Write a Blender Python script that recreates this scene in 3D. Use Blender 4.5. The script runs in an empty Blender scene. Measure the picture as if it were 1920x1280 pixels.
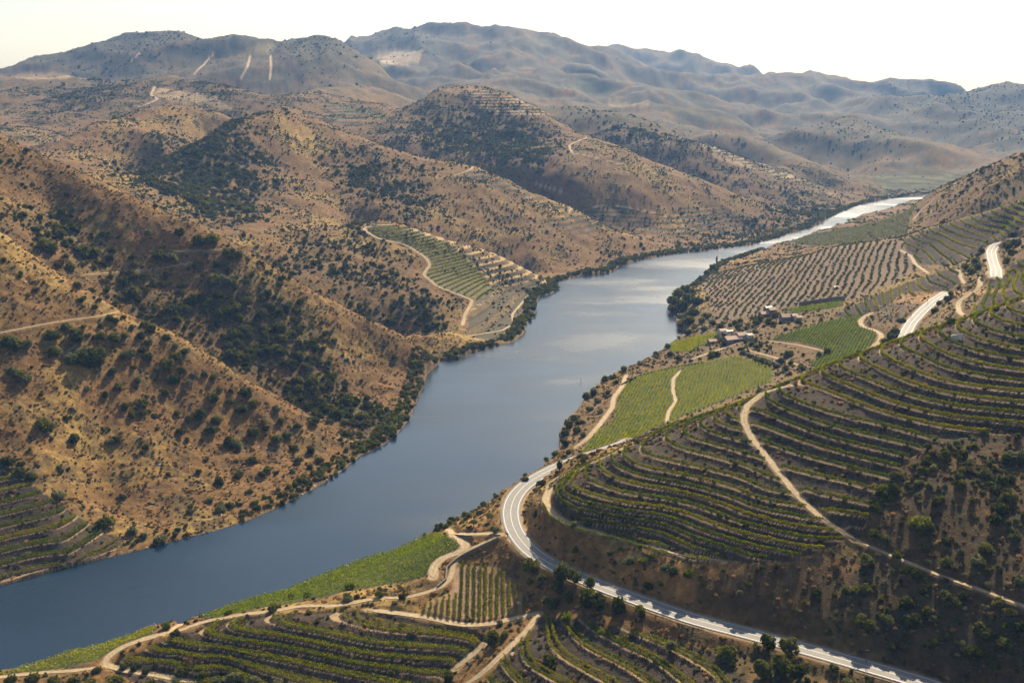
import bpy, math, numpy as np
rng = np.random.default_rng(7)
C = bpy.context.scene.collection
sc = bpy.context.scene
R = math.radians

# ------------------------------------------------------------------ camera, sky, sun, exposure
CAMZ, FPX, PITCH = 230.0, 1867.0, math.atan(470 / 1867.0)
cam_d = bpy.data.cameras.new('camera'); cam = bpy.data.objects.new('camera', cam_d); C.objects.link(cam)
cam.location = (0, 0, CAMZ); cam.rotation_euler = (math.pi / 2 - PITCH, 0, 0)
cam_d.sensor_width = 36; cam_d.lens = 36 * FPX / 1920; cam_d.clip_start = 1; cam_d.clip_end = 60000
sc.camera = cam
SUN_AZ, SUN_EL = 21.0, 40.0            # azimuth to the right of the view, elevation
w = bpy.data.worlds.new('World'); sc.world = w; w.use_nodes = True
nt = w.node_tree; nt.nodes.clear()
sky = nt.nodes.new('ShaderNodeTexSky'); sky.sky_type = 'NISHITA'; sky.sun_disc = False
sky.sun_elevation = R(SUN_EL); sky.sun_rotation = R(SUN_AZ); sky.altitude = 300; sky.dust_density = 1.6; sky.air_density = 1.2; sky.ozone_density = 2.0
bg = nt.nodes.new('ShaderNodeBackground'); bg.inputs['Strength'].default_value = 0.080
wo = nt.nodes.new('ShaderNodeOutputWorld')
hz = nt.nodes.new('ShaderNodeHueSaturation'); hz.inputs['Saturation'].default_value = 0.75; nt.links.new(sky.outputs[0], hz.inputs['Color']); nt.links.new(hz.outputs[0], bg.inputs[0]); nt.links.new(bg.outputs[0], wo.inputs[0])
sun_d = bpy.data.lights.new('sun', 'SUN'); sun_d.energy = 5.0; sun_d.angle = R(0.5); sun_d.color = (1.0, 0.86, 0.64)
sun = bpy.data.objects.new('sun', sun_d); C.objects.link(sun)
sun.rotation_euler = (R(90 - SUN_EL), 0, R(180 - SUN_AZ)); sun.location = (300, 300, 900)
sc.view_settings.view_transform = 'Standard'; sc.view_settings.look = 'None'
sc.view_settings.exposure = 0.88; sc.view_settings.gamma = 1
sc.cycles.use_denoising = True
try:
    sc.cycles.denoiser = 'OPENIMAGEDENOISE'; sc.cycles.denoising_input_passes = 'RGB_ALBEDO_NORMAL'
except Exception: pass
sc.cycles.max_bounces = 6; sc.cycles.diffuse_bounces = 2; sc.cycles.glossy_bounces = 2
sc.cycles.transmission_bounces = 2; sc.cycles.volume_bounces = 1; sc.cycles.transparent_max_bounces = 4
sc.cycles.caustics_reflective = False; sc.cycles.caustics_refractive = False

# ------------------------------------------------------------------ pixel <-> world
CP, SP = math.cos(PITCH), math.sin(PITCH)
def ray(u, v):
    u = np.asarray(u, float); v = np.asarray(v, float)
    return (u - 960), FPX * CP + (640 - v) * SP, -FPX * SP + (640 - v) * CP
def at_z(u, v, z):
    dx, dy, dz = ray(u, v); t = (np.asarray(z, float) - CAMZ) / dz
    return dx * t, dy * t
def at_y(u, v, y):
    dx, dy, dz = ray(u, v); t = np.asarray(y, float) / dy
    return dx * t, CAMZ + dz * t
def proj(x, y, z):
    zc = z - CAMZ; f = y * CP - zc * SP; up = y * SP + zc * CP
    return 960 + FPX * x / f, 640 - FPX * up / f

# ------------------------------------------------------------------ control points of the terrain
CT = []                                        # (x, y, z)
def KZ(pts):                                   # (u, v, z)
    for u, v, z in pts:
        x, y = at_z(u, v, z); CT.append((float(x), float(y), z))
def KY(pts):                                   # (u, v, y)
    for u, v, y in pts:
        x, z = at_y(u, v, y); CT.append((float(x), y, float(z)))
def dens(pts, n=4):
    out = []
    for a, b in zip(pts[:-1], pts[1:]):
        for k in range(n):
            t = k / n; out.append(tuple(a[i] * (1 - t) + b[i] * t for i in range(len(a))))
    out.append(pts[-1]); return out
def SIL(pts, drop=0.40, back=0.07, n=3):       # a crest seen against what lies behind it
    for u, v, y in dens(pts, n):
        x, z = at_y(u, v, y); x = float(x); z = float(z); CT.append((x, y, z))
        for q in (back, 2 * back):
            yb = y * (1 + q); CT.append((x * (1 + q), yb, max(z - drop * (yb - y), -2 + 12 * (y > 1300))))
def GW(pts):                                   # (a = x/y, y, z)
    for a, y, z in pts: CT.append((a * y, y, z))

LEFT_BANK = [(0,1098),(33,1090),(100,1070),(200,1046),(247,1035),(267,1030),(320,1016),(400,996),(467,975),(533,946),(600,910),(633,890),(673,856),(713,838),(737,822),(767,787),(783,750),(795,720),(800,702),(820,684),(824,676),(853,674),(893,659),(933,649),(960,642),(983,624),(987,607),(1002,594),(1005,574),(1010,557),(1030,552),(1048,542),(1040,530),(1057,525),(1083,519),(1123,514),(1150,509),(1160,499),(1207,486),(1273,475),(1363,465),(1413,458),(1460,446),(1480,438),(1520,428),(1553,410),(1580,397),(1613,384),(1660,374),(1700,369),(1745,364)]
RIGHT_BANK = [(0,1248),(33,1241),(83,1227),(200,1197),(253,1178),(320,1161),(387,1141),(460,1117),(527,1101),(633,1057),(683,1037),(740,1024),(790,997),(837,971),(873,954),(923,931),(940,911),(973,894),(1017,867),(1048,838),(1050,805),(1062,780),(1090,757),(1096,740),(1130,710),(1167,692),(1200,675),(1253,648),(1282,625),(1282,616),(1269,607),(1268,590),(1255,584),(1252,572),(1260,556),(1270,545),(1294,533),(1303,522),(1321,514),(1330,502),(1354,488),(1378,479),(1413,467),(1440,461),(1480,451),(1513,441),(1547,430),(1560,426),(1590,413),(1613,400),(1663,389),(1697,379),(1732,370)]
def rb_z(v): return 5.0 if v > 850 else 3.0
def bank(pl, zf):
    o = []
    for u, v in dens(pl, 3):
        x, y = at_z(u, v, zf(v)); o.append((float(x), float(y)))
    return o
LBW = bank(LEFT_BANK, lambda v: 0.0); RBW = bank(RIGHT_BANK, rb_z)
for x, y in LBW[::2]: CT.append((x, y, 0.8))
for x, y in RBW[::2]: CT.append((x, y, 2.2))
# left hillside
SIL([(-60,215,930),(0,250,900),(80,285,895),(150,320,885),(230,357,872),(300,390,860),(380,425,850),(450,460,842),(530,505,832),(600,550,822),(680,592,818),(760,628,815),(795,660,812)], 0.45, 0.06)
SIL([(-60,395,700),(0,430,688),(60,470,680),(100,500,676),(170,543,670),(240,580,665),(330,622,660),(400,664,654),(450,700,648),(560,762,642),(620,800,636),(690,830,630)], 0.60, 0.035)
KY([(0,420,765),(100,480,765),(240,565,760),(330,605,742),(450,685,722),(560,745,700),(620,778,690)])
KY([(200,470,815),(330,520,800),(450,560,790),(560,620,780),(640,680,760),(700,740,735),(100,400,840),(250,430,835),(550,560,810),(680,640,800),(740,690,790)])
KY([(60,560,630),(60,680,580),(60,800,535),(200,700,600),(200,820,560),(200,940,520),(330,760,605),(330,880,552),(450,800,610),(450,900,560),(560,850,600),(620,850,610),(0,890,499),(120,950,490),(120,1020,462),(0,1000,462),(-150,700,560),(-200,900,480)])
# peninsula with the vineyard
SIL([(660,420,1200),(700,411,1190),(735,409,1185),(773,424,1180),(840,446,1180),(923,468,1190),(973,493,1190),(1010,513,1182),(1036,536,1172)], 0.45, 0.04)
KY([(760,455,1120),(800,490,1090),(850,520,1075),(900,530,1095),(950,540,1120),(880,490,1135),(930,510,1140),(990,555,1105),(870,580,985),(930,610,960),(960,590,1010),(700,470,1100),(640,460,1090),(620,520,1000),(700,540,1000),(760,560,960),(820,620,900),(780,600,905),(560,470,1060),(500,440,1060),(560,520,985),(690,590,905),(750,620,870)])
# the central hills
SIL([(250,335,1330),(340,275,1420),(430,229,1520)], 0.35, 0.04)
SIL([(400,245,1560),(430,229,1520),(470,215,1600),(520,195,1740),(560,207,1730),(600,224,1710),(690,261,1680),(773,288,1650),(840,300,1630),(890,310,1610),(957,338,1570),(1000,362,1540),(1067,384,1520),(1120,415,1500),(1200,450,1470)], 0.38, 0.05)
KY([(500,300,1480),(560,360,1390),(640,400,1300),(480,380,1330),(420,390,1260),(350,330,1370),(600,300,1540),(700,330,1500),(700,380,1350),(800,370,1440),(800,420,1330),(900,400,1400),(900,450,1290),(1000,440,1370),(1000,480,1290),(1100,470,1360),(1100,500,1290),(350,400,1180),(250,330,1250),(450,440,1120),(600,400,1280)])
SIL([(90,268,1500),(170,232,1600),(250,203,1720),(330,190,1800),(390,197,1820),(440,214,1800)], 0.33, 0.05)
KY([(200,290,1400),(300,250,1540),(300,300,1420),(150,300,1380),(250,230,1650)])
SIL([(770,200,2180),(807,172,2260),(870,162,2300),(927,166,2270),(973,183,2220),(1040,216,2130),(1117,248,2020),(1207,284,1930),(1280,314,1870),(1350,342,1830),(1430,378,1790),(1500,410,1770)], 0.36, 0.05)
KY([(700,230,2080),(620,240,2000),(800,240,2050),(900,230,2100),(1000,260,2000),(850,290,1850),(950,310,1800),(1000,330,1750),(1050,330,1720),(1100,350,1700),(1200,370,1680),(1100,400,1600),(1250,420,1610),(1350,400,1700),(1300,450,1560),(1400,440,1660),(750,255,1950),(1060,370,1640),(700,192,2330),(640,205,2240),(750,190,2360),(560,205,2120)])
SIL([(960,200,2750),(1007,193,2740),(1093,191,2700),(1173,212,2600),(1223,233,2530),(1280,257,2450),(1350,280,2380),(1413,303,2310),(1480,325,2260),(1547,350,2200),(1600,372,2150)], 0.33, 0.05)
KY([(1150,240,2350),(1300,290,2200),(1400,330,2120),(1500,370,2060),(1550,392,2030),(1250,275,2250)])
# brown hills far left and the two skylines
SIL([(-60,150,2700),(60,143,2700),(150,155,2650),(230,152,2600),(300,146,2550),(370,152,2500),(430,160,2420),(480,178,2300)], 0.20, 0.05)
SIL([(520,185,2300),(570,155,2450),(640,148,2550),(700,150,2650),(760,170,2700)], 0.22, 0.05)
KY([(0,200,2200),(100,190,2250),(200,190,2200),(300,170,2300),(50,240,1900),(560,180,2200),(640,190,2350),(640,220,2150)])
SIL([(-60,150,3400),(0,135,3500),(40,127,3550),(90,113,3600),(150,99,3650),(210,83,3750),(240,75,3800),(290,70,3800),(340,67,3800),(365,78,3780),(385,81,3750),(415,72,3700),(440,70,3700),(470,80,3650),(520,82,3600),(545,68,3600),(575,61,3600),(605,66,3600),(640,78,3550),(680,105,3500),(705,125,3450),(730,145,3400)], 0.3, 0.06)
KY([(200,120,3250),(350,120,3200),(450,130,3100),(550,130,3100),(640,135,3100)])
SIL([(640,85,5600),(667,80,5600),(700,72,5600),(740,61,5550),(780,55,5500),(805,50,5500),(860,55,5500),(920,53,5450),(940,48,5450),(965,51,5450),(985,58,5450),(1050,75,5500),(1110,85,5550),(1160,95,5600),(1220,118,5500)], 0.3, 0.06)
KY([(750,110,4700),(760,140,3900),(900,130,4300),(1000,140,4200),(1100,150,4100),(1150,130,4900),(900,160,3500),(1040,180,3400),(1200,180,3800),(1300,190,3700),(850,150,3700)])
SIL([(1100,90,7200),(1133,82,7200),(1180,90,7200),(1225,90,7100),(1290,95,7000),(1340,105,6900),(1400,125,6800),(1440,136,6700),(1480,155,6600)], 0.3, 0.06)
SIL([(1440,150,6000),(1480,142,6000),(1520,139,5900),(1560,144,5900),(1600,149,5800),(1640,153,5800),(1680,154,5700),(1725,151,5600),(1770,154,5500),(1810,161,5400),(1840,164,5300)], 0.25, 0.06)
SIL([(1780,190,4700),(1820,172,4800),(1858,159,4800),(1900,161,4700),(1960,162,4700),(2040,170,4700)], 0.25, 0.06)
KY([(1500,190,4200),(1600,190,4300),(1700,210,3900),(1800,230,3700),(1880,250,3400),(1850,280,3100),(1900,290,3000),(1400,160,5000)])
SIL([(1430,262,3150),(1480,240,3180),(1540,222,3200),(1595,206,3200),(1640,222,3150),(1700,245,3050),(1750,262,2950),(1800,280,2850),(1845,297,2750)], 0.3, 0.04)
SIL([(1230,168,4250),(1320,176,4150),(1400,196,4000),(1470,214,3850)], .25, .04)
SIL([(1180,196,3500),(1280,200,3450),(1350,214,3350),(1420,238,3250)], .25, .04)
SIL([(1290,226,2920),(1380,243,2860),(1450,264,2760),(1520,287,2660),(1590,312,2560)], .25, .035)
SIL([(1470,293,2370),(1500,289,2360),(1540,301,2330),(1600,326,2280),(1640,346,2240)], .30, .03)
KY([(1550,280,2800),(1650,290,2700),(1750,310,2600),(1640,325,2500),(1700,340,2430),(1670,354,2330),(1760,340,2420),(1350,262,2700),(1420,290,2500),(1240,240,2780),(1250,225,3100),(1400,220,3500),(1480,240,3400),(1850,315,2550)])
# right bank, far to near
SIL([(1735,370,1500),(1760,352,1500),(1800,335,1440),(1850,312,1360),(1900,294,1280),(1960,270,1200)], 0.35, 0.06)
KZ([(1520,445,8),(1560,435,16),(1640,420,34),(1700,400,52),(1720,430,50),(1560,455,14),(1600,440,24),(1800,380,98),(1850,360,118),(1750,410,72)])
SIL([(1560,462,1125),(1600,456,1110),(1650,449,1090),(1690,447,1080),(1740,425,1040),(1790,410,1010),(1840,398,985),(1900,376,960),(1960,350,930)], 0.35, 0.05)
KZ([(1340,520,8),(1330,545,17),(1330,580,18),(1400,500,22),(1500,480,36),(1450,540,30),(1400,580,26),(1550,540,47),(1600,500,58),(1650,520,62),(1700,490,72),(1600,560,50),(1380,625,26),(1440,595,32),(1480,592,36),(1360,655,22),(1300,650,16),(1320,610,15),(1520,580,42),(1280,690,14),(1220,710,12),(1250,740,14),(1170,740,10),(1120,800,10),(1090,850,12),(1160,825,18),(1250,785,19),(1350,740,23),(1440,705,27),(1440,665,25),(1480,690,30),(1510,650,35),(1560,630,42),(1600,600,47),(1640,590,54),(1600,665,43),(1540,685,35),(1650,640,52),(1670,600,58)])
KZ([(1690,640,61),(1705,615,64),(1730,585,68),(1775,550,74),(1800,520,82),(1840,505,88),(1865,500,90),(1868,470,94),(1890,448,98),(1680,560,66),(1740,530,76),(1700,545,69),(1800,460,92),(1850,430,104),(1900,400,122),(1760,450,88),(1740,490,79),(1800,490,87)])
KZ([(1800,585,88),(1840,540,95),(1900,520,104),(1860,570,101),(1920,540,110),(1960,500,120),(1940,450,125),(1780,580,80)])
# nose of the terraced hill
SIL([(1090,850,466),(1170,832,470),(1250,800,468),(1330,775,466),(1395,752,466),(1480,715,474),(1560,680,485),(1620,660,491),(1700,632,501),(1760,612,504),(1810,598,503),(1860,578,508),(1920,556,500),(1980,535,500)], 0.50, 0.05)
KZ([(1480,722,92),(1390,762,84),(1200,822,64),(1120,845,54)])
zA = lambda p: (1380 + p[0] / 3.556, 640 + p[1] / 3.556)
zB = lambda p: (1020 + p[0] / 4.571, 820 + p[1] / 4.571)
zC = lambda p: (440 + p[0] / 3.2, 1100 + p[1] / 3.2)
ROWS = [(zA,71,[(420,990),(550,1030),(700,1070),(870,1110)]),(zA,74,[(330,860),(480,900),(620,930),(780,955),(930,975)]),(zA,77,[(200,685),(300,730),(480,780),(660,820),(800,870),(930,930)]),(zA,80,[(120,555),(280,610),(460,680),(620,735),(800,775),(960,810),(1085,835)]),(zA,83,[(140,470),(300,540),(480,600),(660,655),(850,710),(1000,750),(1085,790)]),(zA,86,[(220,400),(400,490),(560,560),(720,605),(900,650),(1080,685),(1220,705)]),(zA,89,[(280,360),(420,430),(600,490),(760,530),(850,540),(1000,570),(1150,620),(1290,680)]),(zA,92,[(480,290),(640,350),(800,415),(950,480),(1100,520),(1300,560),(1500,590),(1920,630)]),(zA,95,[(590,240),(760,310),(900,370),(1050,420),(1250,475),(1500,515),(1700,535),(1920,560)]),(zA,98,[(710,210),(870,270),(1040,340),(1200,390),(1400,440),(1600,470),(1920,500)]),(zA,101,[(880,160),(1050,240),(1200,300),(1400,345),(1600,380),(1920,420)]),(zA,104,[(1030,150),(1180,220),(1350,280),(1550,320),(1920,350)]),(zA,107,[(1220,100),(1350,170),(1500,215),(1700,250),(1920,275)]),(zA,110,[(1340,70),(1480,130),(1640,170),(1800,195),(1920,210)]),(zA,113,[(1450,30),(1600,80),(1750,110),(1920,140)]),
 (zB,53,[(150,665),(350,715),(600,760),(850,790),(1000,830),(1150,900),(1350,970),(1480,1010)]),(zB,56,[(110,520),(300,600),(560,660),(800,700),(980,715),(1120,760),(1300,850),(1500,910),(1800,990)]),(zB,59,[(130,420),(320,500),(520,560),(760,610),(980,630),(1150,660),(1350,740),(1600,830),(1920,910)]),(zB,62,[(340,310),(480,390),(650,460),(860,490),(1080,520),(1300,570),(1500,640),(1700,720),(1920,775)]),(zB,65,[(530,220),(640,300),(850,360),(1080,400),(1300,450),(1500,510),(1700,600),(1920,670)]),(zB,68,[(650,160),(780,250),(980,300),(1200,340),(1450,400),(1650,440),(1750,490),(1920,550)]),(zB,71,[(900,40),(1050,120),(1250,180),(1450,230),(1650,280),(1920,410)]),(zB,74,[(1200,10),(1450,70),(1700,150),(1890,200)]),
 (zC,19,[(340,190),(520,210),(700,245),(900,285),(1150,300),(1330,320),(1430,345)]),(zC,17,[(0,235),(200,245),(400,270),(600,310),(800,355),(1050,380),(1400,400)]),(zC,15,[(0,275),(200,305),(450,350),(650,395),(850,435),(1100,455),(1290,465)]),(zC,13,[(0,330),(250,360),(450,410),(700,470),(900,500),(1200,520),(1290,515)]),(zC,11,[(0,400),(250,450),(500,500),(750,550),(900,576)])]
for f, z, pts in ROWS:
    KZ([f(p) + (z,) for p in dens(pts, 2)])
ROAD1 = [(1180,826,41),(1160,836,40),(1110,852,39.5),(1050,872,39),(1010,892,38.5),(980,912,38),(962,935,37.5),(956,960,37),(962,990,37),(980,1018,37),(1005,1042,37),(1050,1066,37),(1110,1092,37),(1200,1126,37),(1300,1161,37),(1400,1186,37),(1500,1213,37),(1600,1241,37),(1720,1276,37),(1800,1302,37),(1960,1356,37)]
KZ(dens(ROAD1, 2))
KZ([(1022,940,48),(1040,965,49),(1130,1000,50),(1200,1020,51),(1290,1045,52),(1035,908,47),(1120,862,50),(1400,1060,54),(1500,1050,57)])
KZ([(1605,1012,61),(1680,1045,61),(1780,1085,61),(1900,1125,61),(1960,1150,61),(1350,1090,47),(1450,1120,46),(1600,1150,48),(1750,1200,46),(1900,1250,45),(1500,1170,42),(1250,1085,45),(1150,1050,43),(1700,960,73),(1800,900,83),(1900,960,78),(1800,1000,70),(1900,1050,68),(1920,850,88),(1750,880,83)])
KZ([(940,1003,36),(880,1002,33),(846,992,30),(853,1006,29),(827,1046,27),(812,1075,26),(900,1030,31),(880,1055,27),(860,1065,26),(930,1068,28),(980,1110,27),(985,1140,25),(900,1165,22),(820,1158,21.5),(780,1140,21.5),(700,1125,20),(640,1134,18.5),(560,1137,16),(450,1151,13),(380,1172,11),(1010,1148,25),(990,1182,25),(940,1228,23),(890,1268,20),(1040,1100,31),(1100,1140,32),(1200,1180,33),(1100,1200,29),(1000,1230,25.5),(1280,1260,31),(1150,1270,27),(950,1275,22),(1350,1220,34),(1400,1290,34),(1600,1300,35)])
KZ([(760,1090,17),(640,1085,14),(500,1120,11),(400,1155,9),(840,1010,19),(740,1050,12),(230,1208,8),(190,1238,7),(100,1257,6),(300,1268,4.5),(420,1278,4.5),(220,1256,5.5),(150,1225,7),(290,1180,8.5),(0,1266,5),(340,1181,15),(400,1184,15),(310,1191,13),(370,1196,13),(290,1201,11),(340,1204,11),(400,1215,11),(270,1212,9.5),(330,1220,9.5),(450,1242,9.5),(235,1233,8.2),(300,1236,8.2),(380,1248,8.2)])
GW([(-1.1,260,10),(-1.1,330,2),(-1.1,420,1),(-1.1,520,60),(-1.1,700,150),(-1.1,900,200),(-1.1,1500,190),(-1.1,2500,250),(-1.1,3600,330),(-1.1,6000,400),(-1.1,9500,300),
    (1.1,170,110),(1.1,250,130),(1.1,350,150),(1.1,450,170),(1.1,700,190),(1.1,1000,190),(1.1,1500,200),(1.1,3000,220),(1.1,5000,330),(1.1,9500,300),(-.5,9500,250),(0,9500,200),(.5,9500,200),
    (-.7,270,6),(-.4,250,8),(-.1,240,12),(.1,240,20),(.35,240,32),(.6,230,55),(-.7,170,10),(-.2,150,12),(.2,150,25),(.7,150,70),(.75,300,75),(.75,380,110)])

# ------------------------------------------------------------------ the height field
cols = np.concatenate([np.arange(-1.0, -0.64, 0.004), np.arange(-0.64, 0.64, 0.00105), np.arange(0.64, 1.0, 0.004)])
rr = [170.0]
while rr[-1] < 9300:
    y = rr[-1]; rr.append(y * (1 + (0.004 if y < 270 else 0.0019 if y < 560 else 0.0023 if y < 1250 else 0.0038 if y < 2500 else 0.0065)))
rows = np.array(rr); LR = np.log(rows)
NJ, NI = len(rows), len(cols)
K_A = 2.2
def rbf_fit(P):
    X = np.stack([P[:, 0] / P[:, 1] * K_A, np.log(P[:, 1]) * 1.6], 1)
    D = np.sqrt(((X[:, None] - X[None]) ** 2).sum(-1) + 1e-6)
    n = len(P); A = np.zeros((n + 3, n + 3)); A[:n, :n] = D + np.eye(n) * (-0.004)
    A[:n, n] = 1; A[:n, n + 1:] = X; A[n, :n] = 1; A[n + 1:, :n] = X.T
    b = np.zeros(n + 3); b[:n] = P[:, 2]
    return X, np.linalg.solve(A, b)
P = np.array(CT)
key = np.round(np.stack([P[:, 0] / P[:, 1] * 400, np.log(P[:, 1]) * 300], 1)).astype(int)
_, ix = np.unique(key, axis=0, return_index=True); P = P[ix]
RX, RW = rbf_fit(P)
def rbf_eval(a, ly):
    Q = np.stack([a * K_A, ly * 1.6], 1); out = np.empty(len(Q)); n = len(RX)
    for s in range(0, len(Q), 4000):
        q = Q[s:s + 4000]
        d2 = (q ** 2).sum(1)[:, None] + (RX ** 2).sum(1)[None] - 2 * q @ RX.T
        out[s:s + 4000] = np.sqrt(np.maximum(d2, 0) + 1e-6) @ RW[:n] + RW[n] + q @ RW[n + 1:]
    return out
ca = np.concatenate([np.linspace(-1, -.64, 24)[:-1], np.linspace(-.64, .64, 330), np.linspace(.64, 1, 24)[1:]])
cl = np.linspace(LR[0], LR[-1] + 1e-6, 420)
CG = rbf_eval(np.repeat(ca[None], len(cl), 0).ravel(), np.repeat(cl[:, None], len(ca), 1).ravel()).reshape(len(cl), len(ca))
def lin_up(G, xs, ys, X, Y):
    fi = np.interp(X, xs, np.arange(len(xs))); i0 = np.clip(fi.astype(int), 0, len(xs) - 2); t = fi - i0
    t = t[None]
    H = G[:, i0] * (1 - t) + G[:, i0 + 1] * t
    fj = np.interp(Y, ys, np.arange(len(ys))); j0 = np.clip(fj.astype(int), 0, len(ys) - 2); s = (fj - j0)[:, None]
    return H[j0] * (1 - s) + H[j0 + 1] * s
def blur(G, n):
    for _ in range(n):
        G = np.pad(G, 1, mode='edge'); G = (G[:-2, 1:-1] + G[2:, 1:-1] + 2 * G[1:-1, 1:-1]) / 4
        G = np.pad(G, ((0, 0), (1, 1)), mode='edge'); G = (G[:, :-2] + G[:, 2:] + 2 * G[:, 1:-1]) / 4
    return G
H0 = lin_up(blur(CG, 2), ca, cl, cols, LR)
H0 = blur(H0, 3)
AX = np.repeat(cols[None], NJ, 0); YY = np.repeat(rows[:, None], NI, 1); XX = AX * YY
# gradient noise
PERM = np.random.default_rng(3).permutation(512); PERM = np.concatenate([PERM, PERM, PERM])
def noise(x, y, seed=0):
    xi = np.floor(x).astype(np.int64); yi = np.floor(y).astype(np.int64); fx = x - xi; fy = y - yi
    def g(ix, iy, dx, dy):
        h = PERM[(PERM[(ix + seed * 57) % 512] + iy) % 512] * (2 * math.pi / 512)
        return np.cos(h) * dx + np.sin(h) * dy
    u = fx * fx * fx * (fx * (fx * 6 - 15) + 10); v = fy * fy * fy * (fy * (fy * 6 - 15) + 10)
    a = g(xi, yi, fx, fy); b = g(xi + 1, yi, fx - 1, fy); c = g(xi, yi + 1, fx, fy - 1); d = g(xi + 1, yi + 1, fx - 1, fy - 1)
    return ((a * (1 - u) + b * u) * (1 - v) + (c * (1 - u) + d * u) * v) * 1.5
def fbm(x, y, wl, o, seed=0):
    r = 0; amp = 1.0
    for k in range(o): r = r + amp * noise(x / wl, y / wl, seed + k); wl /= 2.03; amp *= 0.5
    return r
U0, V0 = proj(XX, YY, H0)
def pip(poly, U, V):
    poly = np.asarray(poly, float); ins = np.zeros(U.shape, bool); n = len(poly); j = n - 1
    for i in range(n):
        xi, yi = poly[i]; xj, yj = poly[j]
        if yi != yj:
            c = ((yi > V) != (yj > V)) & (U < (xj - xi) * (V - yi) / (yj - yi) + xi); ins ^= c
        j = i
    return ins
LYG = np.log(YY)
def angn(k, seed): return noise(AX * k, LYG * k * .45, seed)
JN = 1.8 * angn(28, 31) + 1.0 * angn(70, 32) + .6 * angn(170, 33); JN2 = 1.6 * angn(28, 34) + 1.0 * angn(70, 35) + .6 * angn(170, 36)
def zone(poly, y0, y1, jit=0.0, U=None, V=None):
    j0, j1 = np.searchsorted(rows, [y0, y1]); M = np.zeros((NJ, NI), bool)
    u = (U0 if U is None else U)[j0:j1]; v = (V0 if V is None else V)[j0:j1]
    if jit: u = u + JN[j0:j1] * jit; v = v + JN2[j0:j1] * jit * .6
    M[j0:j1] = pip(poly, u, v); return M
def soft(M, n=3): return blur(M.astype(float), n)

Z_R1 = [(1036,925),(1060,893),(1160,848),(1250,800),(1390,752),(1480,712),(1600,660),(1700,632),(1800,598),(1920,552),(2350,400),(2350,830),(1920,822),(1850,812),(1760,826),(1735,838),(1700,862),(1640,930),(1615,1000),(1590,1012),(1480,1052),(1300,1056),(1150,1012),(1050,975)]
Z_R2 = [(1808,600),(1840,560),(1860,520),(1900,490),(1980,470),(2250,380),(2350,405),(1920,556)]
Z_R2b = [(1560,592),(1640,555),(1700,530),(1790,500),(1806,525),(1770,550),(1690,560),(1640,585),(1600,600)]
Z_R3 = [(1690,452),(1740,428),(1840,402),(1900,380),(1980,350),(1980,400),(1890,440),(1855,465),(1790,498),(1720,495),(1700,470)]
Z_LOW = [(205,1248),(330,1190),(400,1165),(560,1146),(720,1146),(820,1172),(900,1190),(915,1205),(850,1262),(780,1300),(300,1300),(215,1262)]
Z_BR = [(1015,1155),(1090,1160),(1250,1195),(1340,1225),(1440,1310),(880,1310),(940,1240)]
Z_LV = [(-60,870),(0,880),(60,905),(120,950),(180,990),(232,1012),(205,1040),(100,1064),(0,1092),(-60,1105)]
Z_FA = [(375,1158),(480,1118),(640,1056),(740,1026),(820,1000),(865,1018),(858,1036),(812,1060),(800,1082),(690,1102),(520,1136),(400,1160)]
Z_FA2 = [(0,1268),(60,1240),(200,1203),(292,1178),(286,1190),(235,1207),(180,1240),(100,1256)]
Z_FB = [(1088,852),(1106,822),(1150,790),(1160,745),(1172,722),(1210,700),(1300,683),(1382,668),(1452,692),(1445,716),(1370,746),(1250,792),(1160,834)]
Z_FC = [(1442,636),(1540,605),(1612,590),(1618,612),(1644,622),(1640,642),(1600,668),(1530,692),(1520,680),(1556,656),(1500,642)]
Z_FD = [(1250,646),(1340,624),(1346,636),(1290,660),(1262,662)]
Z_FE = [(1474,580),(1580,565),(1577,574),(1492,588)]
Z_RP = [(853,1066),(875,1058),(930,1063),(960,1085),(985,1130),(985,1145),(905,1163),(850,1160),(790,1146),(800,1130),(846,1108)]
Z_OL = [(1312,532),(1340,502),(1420,492),(1500,472),(1600,456),(1690,452),(1705,480),(1722,504),(1650,540),(1600,560),(1562,563),(1480,576),(1350,602),(1330,565)]
Z_L2V = [(690,416),(767,427),(840,457),(883,490),(915,522),(925,545),(915,560),(890,560),(850,548),(820,536),(796,515),(806,495),(802,484),(764,458),(706,446),(684,430)]
Z_L2T = [(745,410),(773,420),(840,441),(923,463),(973,488),(1050,540),(1000,560),(975,600),(930,640),(870,630),(880,600),(890,565),(917,540),(917,524),(883,490),(840,457),(767,427)]
Z_GS = [(1480,456),(1520,440),(1560,425),(1640,400),(1722,378),(1705,410),(1700,440),(1640,450),(1600,456),(1540,462)]
nat = np.ones((NJ, NI))
m_r1 = zone(Z_R1, 330, 520); m_r2 = zone(Z_R2, 480, 800); m_r2b = zone(Z_R2b, 620, 1000); m_r3 = zone(Z_R3, 750, 1100)
m_low = zone(Z_LOW, 280, 430); m_br = zone(Z_BR, 250, 430); m_lv = zone(Z_LV, 400, 560)
m_fa = zone(Z_FA, 320, 520) | zone(Z_FA2, 320, 420); m_fb = zone(Z_FB, 500, 800); m_fc = zone(Z_FC, 600, 900); m_fd = zone(Z_FD, 700, 950); m_fe = zone(Z_FE, 780, 1000)
m_rp = zone(Z_RP, 350, 450); m_ol = zone(Z_OL, 850, 1250); m_l2v = zone(Z_L2V, 950, 1240); m_l2t = zone(Z_L2T, 900, 1240, 3); m_gs = zone(Z_GS, 1100, 1600)
tame = np.clip(soft(m_r1 | m_r2 | m_r2b | m_r3 | m_low | m_br | m_lv | m_fa | m_fb | m_fc | m_fd | m_fe | m_rp | m_ol | m_gs, 6), 0, 1)
tame = np.maximum(tame, 0.75 * soft(m_l2v, 4))
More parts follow.
